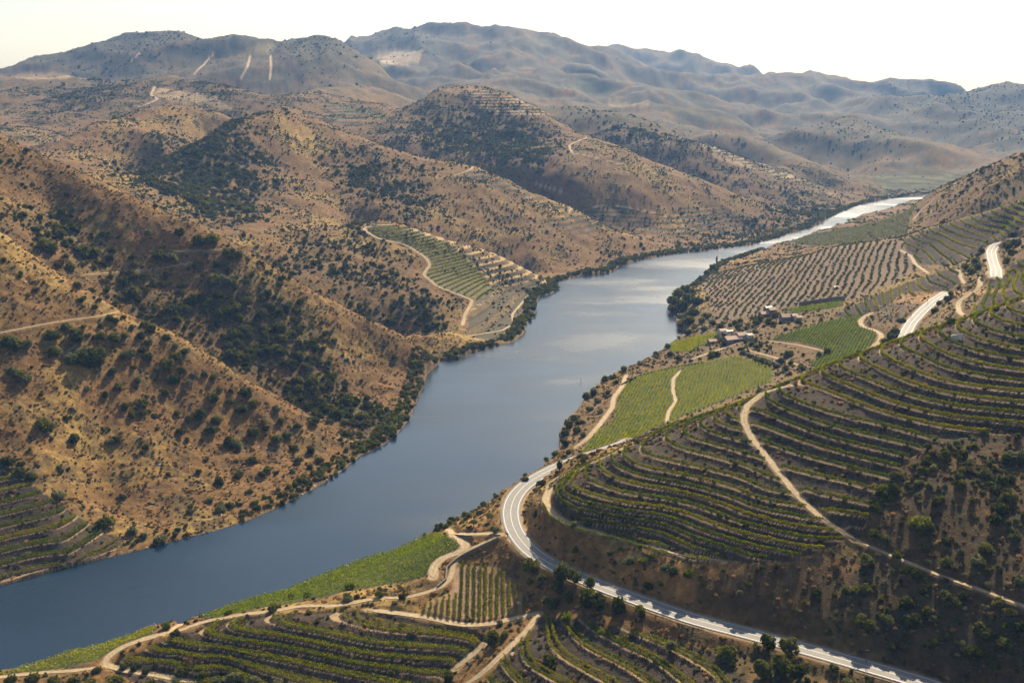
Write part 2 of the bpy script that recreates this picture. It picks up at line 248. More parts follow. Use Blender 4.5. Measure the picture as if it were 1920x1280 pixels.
rightside = np.clip((AX + 0.05 - (rows[:, None] - 500) * 0.0003) * 6, 0, 1) * (YY < 1150)
wild = 1 - np.maximum(tame, 0.9 * rightside)
ridg = 1 - 2 * np.abs(noise(XX / 190 + .35 * noise(XX / 90, YY / 90, 9), YY / 190, 11))
ridg2 = 1 - 2 * np.abs(noise(XX / 75 + .3 * noise(XX / 40, YY / 40, 19), YY / 75, 12))
dfac = np.clip((YY - 300) / 900, 0.25, 1.0)
far = np.clip((YY - 1600) / 2500, 0, 1)
H1 = H0 + wild * (dfac * (3.2 * (ridg - .45) + 2.4 * (ridg2 - .45)) + 1.3 * noise(XX / 28, YY / 28, 13) + 0.9 * noise(XX / 11, YY / 11, 14) + 0.36 * noise(XX / 4.5, YY / 4.5, 15))
H1 += far * (46 * (.42 - 2 * np.abs(noise(XX / 560 + .3 * noise(XX / 300, YY / 300, 24), YY / 560, 21))) + 18 * (.42 - 2 * np.abs(noise(XX / 230, YY / 230, 25))) + 6 * noise(XX / 160, YY / 160, 22) + 5 * noise(XX / 60, YY / 60, 23))
H1 += (1 - wild) * 0.12 * noise(XX / 5, YY / 5, 16) * (YY < 900)

# ------------------------------------------------------------------ terraces: steps cut along the contours
terr = np.zeros((NJ, NI)); bankm = np.zeros((NJ, NI))
def terrace(M, base, h, tread=0.40, k=1.0, soften=2, tan=.55):
    global H1
    t = (H0 - base) / h; f = np.floor(t); q = t - f
    st = np.where(q < tread, 0.10 * q / tread, 0.10 + 0.90 * (q - tread) / (1 - tread))
    zn = base + (f + st) * h
    ws = np.clip(soft(M, soften) * 1.3 - .15, 0, 1) * k
    H1 = H1 * (1 - ws) + zn * ws
    np.maximum(terr, ws * (q < tread * tan), out=terr); np.maximum(bankm, ws * (q >= tread * tan), out=bankm)
T1P = [(1500,690),(1480,722),(1430,740),(1402,758),(1392,782),(1405,815),(1440,860),(1475,905),(1510,945),(1560,985),(1615,1020)]
m_r1a = zone(T1P + [(1615, 1100), (900, 1100), (900, 690)], 330, 520) & m_r1; m_r1b = m_r1 & ~m_r1a
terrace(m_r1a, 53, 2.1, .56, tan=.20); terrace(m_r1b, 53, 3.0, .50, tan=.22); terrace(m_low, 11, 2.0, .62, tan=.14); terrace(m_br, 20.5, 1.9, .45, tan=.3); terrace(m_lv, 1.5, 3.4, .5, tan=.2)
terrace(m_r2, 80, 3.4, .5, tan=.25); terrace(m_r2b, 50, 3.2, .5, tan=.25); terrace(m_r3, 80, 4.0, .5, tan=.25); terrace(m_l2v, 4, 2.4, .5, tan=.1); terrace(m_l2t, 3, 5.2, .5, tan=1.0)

# ------------------------------------------------------------------ river bed
river_poly = np.array([(-1200, 470), (-600, 430), (-400, 428)] + LBW + [(1080, 2230), (1400, 2250), (1400, 2170), (1080, 2160)] + RBW[::-1] + [(-330, 345), (-600, 335), (-1200, 360)])
rmin, rmax = 300, 2400
jr0, jr1 = np.searchsorted(rows, [rmin, rmax])
inr = np.zeros((NJ, NI), bool); inr[jr0:jr1] = pip(river_poly, XX[jr0:jr1], YY[jr0:jr1])
def resample(P, step):
    P = np.asarray(P, float); d = np.r_[0, np.cumsum(np.linalg.norm(np.diff(P[:, :2], axis=0), axis=1))]
    n = max(2, int(d[-1] / step) + 1); s = np.linspace(0, d[-1], n)
    return np.stack([np.interp(s, d, P[:, k]) for k in range(P.shape[1])], 1)
def dist_to(line, rad, step=2.0):              # distance from every grid vertex near a line, and the line's own height there
    D = np.full((NJ, NI), 1e9, np.float32); ZL = np.zeros((NJ, NI), np.float32); T = np.zeros((NJ, NI), np.float32)
    L = resample(line, step); has = L.shape[1] > 2
    for q, p in enumerate(L):
        x, y = p[0], p[1]
        j0, j1 = np.searchsorted(rows, [y - rad, y + rad]); i0, i1 = np.searchsorted(cols, [min((x - rad) / (y - rad), (x - rad) / (y + rad)), max((x + rad) / (y - rad), (x + rad) / (y + rad))])
        if j1 <= j0 or i1 <= i0: continue
        d = np.hypot(XX[j0:j1, i0:i1] - x, YY[j0:j1, i0:i1] - y); s = D[j0:j1, i0:i1]; m = d < s
        s[m] = d[m]
        if has: ZL[j0:j1, i0:i1][m] = p[2]
        T[j0:j1, i0:i1][m] = q
    return D, ZL, T
shore_all = np.concatenate([resample(LBW, 3), resample(RBW, 3)])
DS = np.full((NJ, NI), 1e9, np.float32)
for part in (LBW, RBW): DS = np.minimum(DS, dist_to(part, 40, 3)[0])
DSr = np.maximum(DS - 1.5, 0)
H1 = np.where(inr, -np.minimum(9, 0.4 + 0.55 * np.minimum(DS, 60)), np.maximum(H1, 0.25 + 0.22 * np.minimum(DSr, 8)))
H1 = np.where(~inr & (YY < 2400) & (YY > 300), np.maximum(H1, 0.3), H1)

# ------------------------------------------------------------------ sampling and hitting the ground
class G: H = H1
def sample(F, x, y):
    x = np.asarray(x, float); y = np.asarray(y, float)
    fi = np.interp(x / y, cols, np.arange(NI)); fj = np.interp(np.log(np.maximum(y, 1)), LR, np.arange(NJ))
    i = np.clip(fi.astype(int), 0, NI - 2); j = np.clip(fj.astype(int), 0, NJ - 2); s = fi - i; t = fj - j
    return F[j, i] * (1 - s) * (1 - t) + F[j, i + 1] * s * (1 - t) + F[j + 1, i] * (1 - s) * t + F[j + 1, i + 1] * s * t
def hgt(x, y): return sample(G.H, x, y)
def hit(u, v, ymin=180, ymax=9000):
    dx, dy, dz = [float(q) for q in ray(u, v)]
    fi = float(np.interp(dx / dy, cols, np.arange(NI))); i = min(int(fi), NI - 2); s = fi - i
    col = G.H[:, i] * (1 - s) + G.H[:, i + 1] * s; line = CAMZ + dz / dy * rows
    ok = np.nonzero((col >= line) & (rows > ymin) & (rows < ymax))[0]
    if len(ok) == 0: return None
    j = ok[0]
    if j == 0: y = rows[0]
    else:
        a = line[j - 1] - col[j - 1]; b = line[j] - col[j]; t = a / (a - b) if a > 0 else 0; y = rows[j - 1] + t * (rows[j] - rows[j - 1])
    return np.array([dx / dy * y, y, float(hgt(dx / dy * y, y))])
def smooth1(z, n):
    for _ in range(n):
        z2 = z.copy(); z2[1:-1] = (z[:-2] + 2 * z[1:-1] + z[2:]) / 4; z = z2
    return z
def path_on(pts, y0=180, y1=9000, step=2.0, sm=40, zs=None):
    Q = [hit(u, v, y0, y1) for u, v in dens(pts, 3)]
    Q = [q for q in Q if q is not None]
    if len(Q) < 2: return None
    out = [Q[0]]
    for q in Q[1:]:
        if np.linalg.norm(q[:2] - out[-1][:2]) < 0.16 * q[1] + 12: out.append(q)
    if len(out) < 2: return None
    L = resample(np.array(out), step)
    for k in (0, 1): L[:, k] = smooth1(L[:, k], 8)
    L[:, 2] = smooth1(hgt(L[:, 0], L[:, 1]), sm)
    return resample(L, step)

# ------------------------------------------------------------------ roads and tracks pressed into the ground
TRACKS = []     # (name, label, width, line, kind)
roadmask = np.zeros((NJ, NI)); trackmask = np.zeros((NJ, NI)); vergemask = np.zeros((NJ, NI))
def press(line, width, verge, mask, zo=-0.12):
    Dd, ZL, _ = dist_to(line, width / 2 + verge + 2, 1.0)
    t = np.clip((width / 2 + verge - Dd) / verge, 0, 1); t = t * t * (3 - 2 * t)
    G.H = G.H * (1 - t) + (ZL + zo) * t
    np.maximum(mask, np.clip((width / 2 + .6 - Dd) / .9, 0, 1), out=mask)
r1 = np.array([[*map(float, at_z(u, v, z)), z] for u, v, z in dens(ROAD1, 4)])
r1 = resample(r1, 2.0)
for k in range(3): r1[:, k] = smooth1(r1[:, k], 14)
r2 = path_on([(1686,652),(1694,632),(1708,606),(1730,582),(1752,563),(1776,548)], 560, 900)
r3 = path_on([(1868,520),(1867,505),(1861,487),(1858,472),(1866,460),(1884,450),(1900,446)], 640, 1100)
for L in (r1, r2, r3):
    press(L, 10.5, 6, vergemask); press(L, 8.6, 2, roadmask)
def T(label, width, pts, y0=180, y1=9000, verge=2.0):
    width *= .74; L = path_on(pts, y0, y1)
    if L is None: print('lost track', label); return
    press(L, width, verge, trackmask); TRACKS.append((label, width, L))
T('pale dirt track climbing between the terraced vine rows on the right hillside', 4.2, [(1482,722),(1430,740),(1402,758),(1392,782),(1405,815),(1440,860),(1475,905),(1510,945),(1560,985),(1605,1012)], 330, 500)
T('dry grassy ridge path running below the dirt track junction into dark scrub', 2.6, [(1605,1012),(1680,1045),(1780,1085),(1900,1127),(1950,1148)], 260, 450)
T('broad pale dirt track curving above the bend of the asphalt road', 4.6, [(1168,841),(1120,862),(1070,886),(1036,908),(1021,938),(1036,965),(1075,985),(1130,1000)], 340, 500)
T('narrow grassy track under the lowest terraced vine row', 2.2, [(1130,1000),(1200,1020),(1290,1043),(1360,1052)], 330, 450)
T('dirt track dropping from the road junction beside the near green vineyard', 5.0, [(938,1001),(880,1000),(850,998),(838,990),(848,983)], 330, 480)
T('wide dirt pull-in ending at the corner of the near green vineyard', 6.0, [(850,1003),(880,1014),(867,1033),(830,1046),(812,1062),(812,1082)], 330, 480)
T('orange dirt track winding below the stone bank to the riverside', 3.2, [(928,1008),(917,1016),(873,1033),(848,1056),(848,1083),(827,1103),(773,1118),(707,1123),(640,1133),(567,1137),(450,1150),(377,1170),(310,1188)], 330, 460)
T('curving dirt track along the foot of the straight-rowed triangular vineyard', 4.2, [(1012,1148),(973,1156),(923,1170),(873,1173),(827,1163),(740,1146),(690,1143)], 320, 450)
T('rutted dirt track descending toward the bottom edge past a lone bush', 3.4, [(1012,1148),(990,1180),(940,1226),(900,1262),(870,1285)], 280, 420)
T('short stony ramp at the right end of the lower terraces', 4.0, [(908,1206),(890,1222),(853,1254)], 280, 420)
T('forked dirt track running by the riverside strip of vines', 4.4, [(380,1142),(353,1156),(317,1181),(233,1210),(200,1230),(187,1246),(233,1255),(300,1266),(360,1278)], 280, 430)
T('dirt track along the lower edge of the riverside vine strip', 3.0, [(187,1250),(100,1259),(0,1270),(-40,1276)], 280, 430)
T('pale dirt track between riverside bushes and the large green vineyard', 4.6, [(1174,703),(1167,724),(1151,744),(1148,764),(1123,797),(1103,820),(1080,838)], 480, 850)
T('thin path cutting across the large green vineyard', 3.4, [(1277,694),(1262,710),(1262,735),(1268,752),(1254,770),(1250,790)], 480, 850)
T('pale track looping round the right end of the upper green vineyard', 5.4, [(1634,586),(1612,601),(1616,613),(1642,619),(1654,628),(1648,641),(1630,656)], 560, 950)
T('winding dirt track beside the upper right terraces', 4.6, [(1856,508),(1839,521),(1836,540),(1813,555),(1796,570),(1798,585),(1822,604)], 480, 900)
T('short track at the right edge of the olive grove', 4.4, [(1688,469),(1708,480),(1716,495),(1740,512)], 700, 1200)
T('little dirt track between small terraces and the upper road', 3.6, [(1793,505),(1804,508),(1800,519),(1808,531)], 560, 1100)
T('bright gravel lane leading from the farm towards the terraced hill', 3.4, [(1400,655),(1429,664),(1457,671),(1472,677),(1497,684)], 560, 950)
T('bright gravel yard lane in front of the long farmhouse', 4.5, [(1300,672),(1346,656),(1362,650),(1382,643)], 560, 950)
T('curved lane along the lower edge of the upper green vineyard', 3.0, [(1442,639),(1495,646),(1542,657)], 560, 950)
T('sandy track beside the green slope near the far river bend', 5.0, [(1498,455),(1520,441),(1545,430)], 900, 1500)
T('pale track on the crest of the brown slope at far right', 5.0, [(1712,412),(1730,392),(1752,372)], 900, 1600)
T('grey track winding down the peninsula beside its vineyard', 4.6, [(760,420),(683,424),(684,432),(707,447),(763,459),(800,484),(807,497),(793,514),(820,537),(853,550),(887,564),(873,587),(867,609)], 850, 1250)
T('pale shoreline track round the tip of the peninsula', 3.6, [(990,554),(960,590),(963,607),(940,620),(873,630)], 850, 1250)
T('faint dirt track across the near spur of the left hillside', 2.6, [(-10,626),(123,600),(187,594),(240,579)], 500, 720)
T('lower of two faint tracks high on the left hillside', 2.6, [(160,514),(290,505),(360,492)], 700, 900)
T('upper of two faint tracks high on the left hillside', 2.6, [(327,470),(400,470),(450,461)], 700, 900)
T('track zigzagging down the pale ridge of the central hills', 5.0, [(1117,249),(1067,273),(1073,287),(1123,297),(1173,311)], 1500, 2100)
T('thin track crossing low on the central hillside', 4.0, [(1003,343),(1060,362)], 1400, 1900)
T('track along the foot of the central hillside terraces', 4.0, [(1067,400),(1147,383),(1250,405)], 1300, 1900)
T('small hooked track on the ridge left of the dark wooded slope', 5.0, [(640,255),(688,262),(690,250)], 1400, 2000)
T('track slanting up the central ridge under terraces', 4.0, [(893,309),(880,320),(853,329)], 1300, 1800)
T('winding pale track on the brown hill at far left', 8.0, [(290,163),(283,178),(296,186),(275,196),(255,201)], 1600, 3000, 6)
T('straight pale firebreak left of centre on the far mountain', 9.0, [(400,101),(385,118),(364,139)], 2700, 4200, 8)
T('curved pale firebreak on the far mountain', 9.0, [(469,104),(464,125),(450,150)], 2700, 4200, 8)
T('short straight pale firebreak right of the curved one', 8.0, [(507,105),(508,130),(506,148)], 2700, 4200, 8)
T('small slanting pale firebreak nearest the left skyline', 8.0, [(265,97),(244,117)], 2700, 4200, 8)
G.H = np.where(inr, np.minimum(G.H, -0.3), G.H)
H = G.H
U1, V1 = proj(XX, YY, H)
ang = (H - CAMZ) / YY
VIS = ang >= np.maximum.accumulate(ang, axis=0) - 0.0025

# ------------------------------------------------------------------ ground colours (soil, straw, scrub, vines; shade painted into the lower right slope)
def mixc(A, col, m): return A * (1 - m[..., None]) + np.array(col, np.float32) * m[..., None]
ALB = np.empty((NJ, NI, 3), np.float32); ALB[:] = (0.165, 0.092, 0.034)
n1 = fbm(XX, YY, 130, 4, 41); n2 = fbm(XX, YY, 40, 4, 51); n3 = fbm(XX, YY, 12, 3, 61); n4 = noise(XX / 3.1, YY / 3.1, 71) * (YY < 1500)
ALB = mixc(ALB, (0.385, 0.255, 0.075), np.clip(0.04 + 0.9 * n1 + .7 * n2 + .3 * n3, 0, 1))
ALB = mixc(ALB, (0.068, 0.047, 0.026), np.clip(0.7 * n2 + .9 * n3 + .03, 0, 1) * .88)
DARK = np.zeros((NJ, NI))
def wide(M, r):
    A = M.astype(np.float32)
    for _ in range(2):
        for ax in (0, 1):
            A = np.pad(A, [(r + 1, r) if k == ax else (0, 0) for k in (0, 1)], mode='edge'); c = np.cumsum(A, axis=ax, dtype=np.float64)
            n = c.shape[ax]; A = (np.take(c, np.arange(2 * r + 1, n), axis=ax) - np.take(c, np.arange(0, n - 2 * r - 1), axis=ax)) / (2 * r + 1)
    return A
def dark(poly, y0, y1, jit, amt=1.0, sm=6):
    global DARK
    DARK = np.maximum(DARK, wide(zone(poly, y0, y1, jit, U1, V1), 13) * amt)
dark([(250,335),(300,290),(350,258),(430,228),(520,255),(545,290),(512,330),(480,400),(420,425),(380,405),(300,370)], 1150, 1650, 16)
dark([(180,300),(230,262),(290,262),(300,300),(270,330),(220,325)], 1200, 1700, 12, .8)
dark([(700,240),(760,222),(870,205),(1010,228),(1042,280),(1012,330),(972,347),(900,312),(800,285)], 1550, 2250, 14)
dark([(1007,193),(1100,192),(1200,225),(1280,268),(1400,315),(1440,345),(1380,335),(1250,295),(1120,245),(1040,215)], 2000, 2800, 10)
dark([(590,285),(700,295),(800,345),(830,395),(740,410),(640,355)], 1250, 1650, 16, .9)
dark([(850,390),(960,395),(1040,450),(1000,470),(900,430)], 1250, 1600, 12, .5)
dark([(-40,370),(80,385),(190,415),(260,440),(200,475),(100,470),(0,435),(-40,420)], 650, 900, 12)
dark([(-40,270),(40,280),(60,330),(0,350),(-40,340)], 700, 960, 10, .6)
dark([(170,480),(230,500),(300,545),(380,545),(420,515),(500,530),(570,600),(620,690),(680,740),(720,790),(760,830),(690,830),(640,815),(560,760),(450,700),(330,620),(240,575)], 600, 840, 8, 1.25)
dark([(640,420),(700,425),(700,450),(660,460)], 900, 1250, 5)
dark([(640,620),(660,560),(720,550),(790,545),(870,575),(850,606),(800,618),(740,625),(700,615)], 820, 1100, 8)
dark([(500,470),(560,500),(640,520),(700,500),(640,570),(560,540)], 850, 1150, 10, .6)
dark([(1420,268),(1480,240),(1540,222),(1600,205),(1640,222),(1680,252),(1720,300),(1640,325),(1560,300),(1480,290)], 2300, 3400, 12, .6)
dark([(30,130),(240,74),(340,66),(370,80),(440,70),(470,82),(430,112),(300,128),(120,137)], 3000, 4200, 6, .9)
dark([(500,105),(545,66),(575,58),(640,76),(700,125),(640,140),(540,125)], 2900, 3900, 6, .8)
dark([(665,85),(700,70),(800,50),(830,75),(780,97),(700,97)], 4200, 6000, 6, .8)
dark([(80,180),(160,150),(300,148),(250,165),(160,195),(90,205)], 1800, 3000, 6, .7)
dark([(340,165),(430,150),(480,165),(410,182)], 1900, 3000, 4, .7)
dark([(1600,160),(1720,155),(1900,165),(1960,170),(1960,270),(1850,255),(1760,220),(1640,190)], 3000, 5800, 8, .7)
dark([(720,350),(1000,500),(1000,520),(860,440)], 1200, 1500, 12, .3)
dark([(1500,330),(1600,385),(1520,425),(1430,455),(1300,470),(1160,500),(1080,515),(1080,500),(1240,455),(1400,420)], 1230, 2100, 8, .55)
dark([(1620,960),(1690,865),(1750,835),(1850,812),(1980,825),(1980,1140),(1880,1105),(1740,1060),(1630,1010)], 260, 400, 6, .95)
dark([(1300,1090),(1480,1060),(1600,1020),(1700,1060),(1880,1130),(1980,1160),(1980,1330),(1700,1240),(1500,1190)], 240, 380, 6, .9)
dark([(560,440),(640,425),(760,470),(800,500),(800,530),(740,560),(640,600),(540,520)], 850, 1200, 14, .5)
dark([(1730,375),(1800,335),(1900,294),(1980,270),(1980,350),(1850,398),(1710,435)], 1000, 1600, 14, .28)
dark([(1320,1180),(1480,1215),(1640,1260),(1800,1310),(1380,1330),(1330,1260)], 230, 380, 10, .7)
DARK = np.clip(DARK * (0.95 + .6 * n2 + .5 * n3), 0, 1)
slope_soil = (0.120, 0.085, 0.055)
ALB = mixc(ALB, (0.060, 0.052, 0.027), DARK * .7)
ALB = mixc(ALB, (0.300, 0.150, 0.055), soft(zone([(985,960),(1010,930),(1030,990),(1150,1030),(1320,1060),(1500,1080),(1560,1040),(1620,1060),(1560,1130),(1450,1150),(1300,1130),(1100,1075),(1000,1010)], 300, 480, 8, U1, V1), 3) * np.clip(.35 + .9 * n3 + .6 * n2, 0, .9))
ALB = mixc(ALB, (0.190, 0.100, 0.045), soft(zone([(1600,1000),(1700,850),(1980,820),(1980,1150),(1880,1110),(1740,1060)], 260, 400, 8, U1, V1), 3) * np.clip(.1 + .9 * n3 + .6 * n2, 0, .8))
rs = np.clip(rightside * 1.2, 0, 1) * (YY < 1250) * (YY > 520)
ALB = mixc(ALB, (0.150, 0.108, 0.060), rs * .6)
# hills beyond: a little greyer, vine plots and bare plots
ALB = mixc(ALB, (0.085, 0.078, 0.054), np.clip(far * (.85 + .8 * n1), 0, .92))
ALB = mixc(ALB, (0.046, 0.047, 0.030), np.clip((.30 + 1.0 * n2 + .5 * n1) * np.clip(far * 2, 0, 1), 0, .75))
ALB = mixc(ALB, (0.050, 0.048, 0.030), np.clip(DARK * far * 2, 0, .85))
def plot(poly, y0, y1, c, amt=.9, jit=2): 
    global ALB
    ALB = mixc(ALB, c, soft(zone(poly, y0, y1, jit, U1, V1), 1) * amt)
plot([(700,105),(722,97),(792,97),(786,120),(735,121),(715,118)], 3500, 6000, (.42,.33,.22))
plot([(455,85),(522,82),(506,97),(466,98)], 3000, 4200, (.24,.20,.09))
plot([(0,143),(60,138),(135,140),(130,148),(60,150)], 2200, 3600, (.36,.26,.15), .7)
plot([(300,165),(400,178),(440,205),(330,192),(285,178)], 1700, 2800, (.34,.25,.14), .8)
plot([(815,168),(900,165),(960,180),(1040,216),(940,218),(900,205),(880,180)], 1900, 2500, (.38,.27,.15), .8)
plot([(1240,225),(1340,260),(1410,300),(1550,352),(1600,380),(1500,345),(1350,300)], 1900, 2600, (.36,.26,.15), .7)
plot([(1640,330),(1720,320),(1830,330),(1760,355),(1660,365)], 2100, 3000, (.09,.10,.045), .8)
plot([(1140,190),(1215,195),(1210,203),(1140,200)], 2800, 4500, (.34,.25,.15), .8)
plot([(1070,155),(1120,158),(1110,166),(1072,166)], 2800, 5000, (.09,.12,.06), .8)
plot([(600,190),(690,205),(740,225),(660,212)], 1700, 2500, (.08,.09,.04), .8)
# cultivated ground
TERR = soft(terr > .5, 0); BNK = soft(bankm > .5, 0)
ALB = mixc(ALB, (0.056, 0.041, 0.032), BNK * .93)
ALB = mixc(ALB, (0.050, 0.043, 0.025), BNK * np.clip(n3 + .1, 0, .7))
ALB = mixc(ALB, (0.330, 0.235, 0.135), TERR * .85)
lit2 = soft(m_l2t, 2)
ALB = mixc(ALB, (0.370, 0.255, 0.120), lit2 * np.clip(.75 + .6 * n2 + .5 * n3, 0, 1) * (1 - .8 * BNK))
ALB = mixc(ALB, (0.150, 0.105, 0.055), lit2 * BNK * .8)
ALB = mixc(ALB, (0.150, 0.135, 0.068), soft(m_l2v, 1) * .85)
ALB = mixc(ALB, (0.070, 0.078, 0.028), soft(m_fa | m_fb | m_fc | m_fd | m_fe, 1))
ALB = mixc(ALB, (0.260, 0.170, 0.110), soft(m_rp, 1) * .9)
ALB = mixc(ALB, (0.165, 0.118, 0.082), soft(m_ol, 2) * np.clip(.8 + .5 * n2, 0, 1))
ALB = mixc(ALB, (0.115, 0.110, 0.045), soft(m_gs, 2) * .9)
ALB = mixc(ALB, (0.36, 0.21, 0.10), soft(zone([(1560+360,540),(1745,562),(1700,575),(1680,566),(1600+60,575),(1655,580),(1690,552),(1740,548)], 600, 900, 2, U1, V1), 2) * .8)
ALB = mixc(ALB, (0.34, 0.235, 0.135), np.clip(vergemask, 0, 1) * .85)
ALB = mixc(ALB, (0.330, 0.240, 0.140), np.clip(trackmask, 0, 1))
ALB = mixc(ALB, (0.16, 0.14, 0.12), roadmask)
ALB = mixc(ALB, (0.16, 0.13, 0.09), np.clip((1.8 - DS) / 1.8, 0, 1) * (YY < 1500))
ALB = mixc(ALB, (0.040, 0.033, 0.020), np.maximum(DARK * .5, .55 * soft(zone([(1600,1030),(1620,960),(1690,865),(1750,835),(1850,812),(1980,825),(1980,1330),(1700,1240),(1500,1190),(1300,1130),(1300,1085),(1480,1060)], 230, 400, 4, U1, V1), 4)) * (YY < 420) * (1 - np.clip(trackmask + roadmask, 0, 1)))  # dark scrub soil, plus the slope's shade painted into the albedo
ALB *= (1 + .22 * np.clip(n4, -1, 1) * (1 - roadmask))[..., None]
ALB = np.clip(ALB, 0.01, .6)
mott = np.clip(1 - np.maximum.reduce([trackmask, roadmask, vergemask * .6, soft(m_fa | m_fb | m_fc, 1) * .5, soft(m_rp | m_ol, 1) * .6, np.clip(TERR, 0, 1) * .6]), 0, 1)
STRIPE = np.zeros((NJ, NI))
def stripes(poly, y0, y1, jit=4): np.maximum(STRIPE, soft(zone(poly, y0, y1, jit, U1, V1), 2), out=STRIPE)
stripes([(880,175),(930,168),(1040,216),(950,218),(890,215)], 1900, 2500); stripes([(850,330),(900,308),(1000,365),(1080,395),(1060,400),(900,345)], 1350, 1750)
stripes([(1060,400),(1150,385),(1230,410),(1330,380),(1440,420),(1400,445),(1250,440),(1130,425)], 1350, 1900); stripes([(1240,230),(1420,290),(1560,355),(1480,345),(1340,285)], 2000, 2600)
stripes([(610,195),(680,215),(680,245),(600,230)], 1700, 2300); stripes([(1000,420),(1080,395),(1140,420),(1100,440)], 1350, 1700); stripes(Z_GS, 1100, 1600, 0); stripes([(860,470),(960,508),(1046,542),(1000,560),(975,600),(930,640),(870,630),(890,565),(930,545)], 900, 1240, 2)
stripes([(1660,320),(1830,325),(1800,350),(1660,365)], 2000, 3000)

# ------------------------------------------------------------------ materials
def mat(name):
    m = bpy.data.materials.new(name); m.use_nodes = True; n = m.node_tree; n.nodes.clear()
    o = n.nodes.new('ShaderNodeOutputMaterial'); return m, n, o
def N(n, t, **kw):
    x = n.nodes.new(t)
    for k, v in kw.items(): setattr(x, k, v)
    return x
def simple(name, col, rough=.8, var=.25, scale=2.0, metal=0, bump=0):
    m, n, o = mat(name); b = N(n, 'ShaderNodeBsdfPrincipled'); b.inputs['Roughness'].default_value = rough; b.inputs['Metallic'].default_value = metal
    tc = N(n, 'ShaderNodeTexCoord'); nz = N(n, 'ShaderNodeTexNoise'); nz.inputs['Scale'].default_value = scale; nz.inputs['Detail'].default_value = 5
    n.links.new(tc.outputs['Object'], nz.inputs['Vector'])
    mp = N(n, 'ShaderNodeMapRange'); mp.inputs[1].default_value = .3; mp.inputs[2].default_value = .7; mp.inputs[3].default_value = 1 - var; mp.inputs[4].default_value = 1 + var
    n.links.new(nz.outputs[0], mp.inputs[0])
    mx = N(n, 'ShaderNodeVectorMath', operation='SCALE'); mx.inputs[0].default_value = col; n.links.new(mp.outputs[0], mx.inputs['Scale'])
    n.links.new(mx.outputs[0], b.inputs['Base Color'])
    if bump:
        bm = N(n, 'ShaderNodeBump'); bm.inputs['Strength'].default_value = bump; bm.inputs['Distance'].default_value = .1; n.links.new(nz.outputs[0], bm.inputs['Height']); n.links.new(bm.outputs[0], b.inputs['Normal'])
    n.links.new(b.outputs[0], o.inputs[0]); return m
def leafmat(name, c1, c2, trans=.4, scale=.6):
    m, n, o = mat(name); tc = N(n, 'ShaderNodeTexCoord'); nz = N(n, 'ShaderNodeTexNoise'); nz.inputs['Scale'].default_value = scale; nz.inputs['Detail'].default_value = 4
    geo = N(n, 'ShaderNodeNewGeometry'); n.links.new(geo.outputs['Position'], nz.inputs['Vector'])
    oi = N(n, 'ShaderNodeObjectInfo'); ad = N(n, 'ShaderNodeMath', operation='MULTIPLY_ADD'); ad.inputs[1].default_value = .6; ad.inputs[2].default_value = -.3
    n.links.new(oi.outputs['Random'], ad.inputs[0])
    a2 = N(n, 'ShaderNodeMath', operation='ADD'); n.links.new(nz.outputs[0], a2.inputs[0]); n.links.new(ad.outputs[0], a2.inputs[1])
    ri = N(n, 'ShaderNodeMath', operation='MULTIPLY_ADD'); ri.inputs[1].default_value = .5; ri.inputs[2].default_value = -.25; n.links.new(geo.outputs['Random Per Island'], ri.inputs[0])
    a3 = N(n, 'ShaderNodeMath', operation='ADD'); n.links.new(a2.outputs[0], a3.inputs[0]); n.links.new(ri.outputs[0], a3.inputs[1])
    rp = N(n, 'ShaderNodeMapRange'); rp.inputs[1].default_value = .2; rp.inputs[2].default_value = .8; n.links.new(a3.outputs[0], rp.inputs[0])
    mx = N(n, 'ShaderNodeMix', data_type='RGBA'); mx.inputs['A'].default_value = (*c1, 1); mx.inputs['B'].default_value = (*c2, 1); n.links.new(rp.outputs[0], mx.inputs['Factor'])
    d = N(n, 'ShaderNodeBsdfDiffuse'); t = N(n, 'ShaderNodeBsdfTranslucent'); n.links.new(mx.outputs['Result'], d.inputs[0])
    hs = N(n, 'ShaderNodeHueSaturation'); hs.inputs['Hue'].default_value = .485; hs.inputs['Saturation'].default_value = 1.15; hs.inputs['Value'].default_value = 1.5; n.links.new(mx.outputs['Result'], hs.inputs['Color']); n.links.new(hs.outputs[0], t.inputs[0])
    ms = N(n, 'ShaderNodeMixShader'); ms.inputs[0].default_value = trans; n.links.new(d.outputs[0], ms.inputs[1]); n.links.new(t.outputs[0], ms.inputs[2]); n.links.new(ms.outputs[0], o.inputs[0]); return m
LEAF_D = leafmat('holm_oak_leaves', (.036, .046, .011), (.115, .120, .028), .40)
LEAF_O = leafmat('olive_leaves', (.070, .082, .034), (.150, .155, .070), .35)
LEAF_Y = leafmat('bright_bush_leaves', (.060, .090, .012), (.130, .150, .022), .45)
LEAF_B = leafmat('dry_scrub_twigs', (.070, .058, .030), (.150, .110, .052), .25)
LEAF_V = leafmat('vine_leaves', (.050, .085, .005), (.190, .190, .014), .5, .25)
LEAF_F = leafmat('vineyard_leaves', (.100, .155, .004), (.255, .265, .010), .5, .10)
STRAW = leafmat('straw_grass', (.23, .14, .06), (.42, .30, .14), .3)
BARK = simple('bark', (.075, .055, .04), .9, .4, 4, bump=.5)

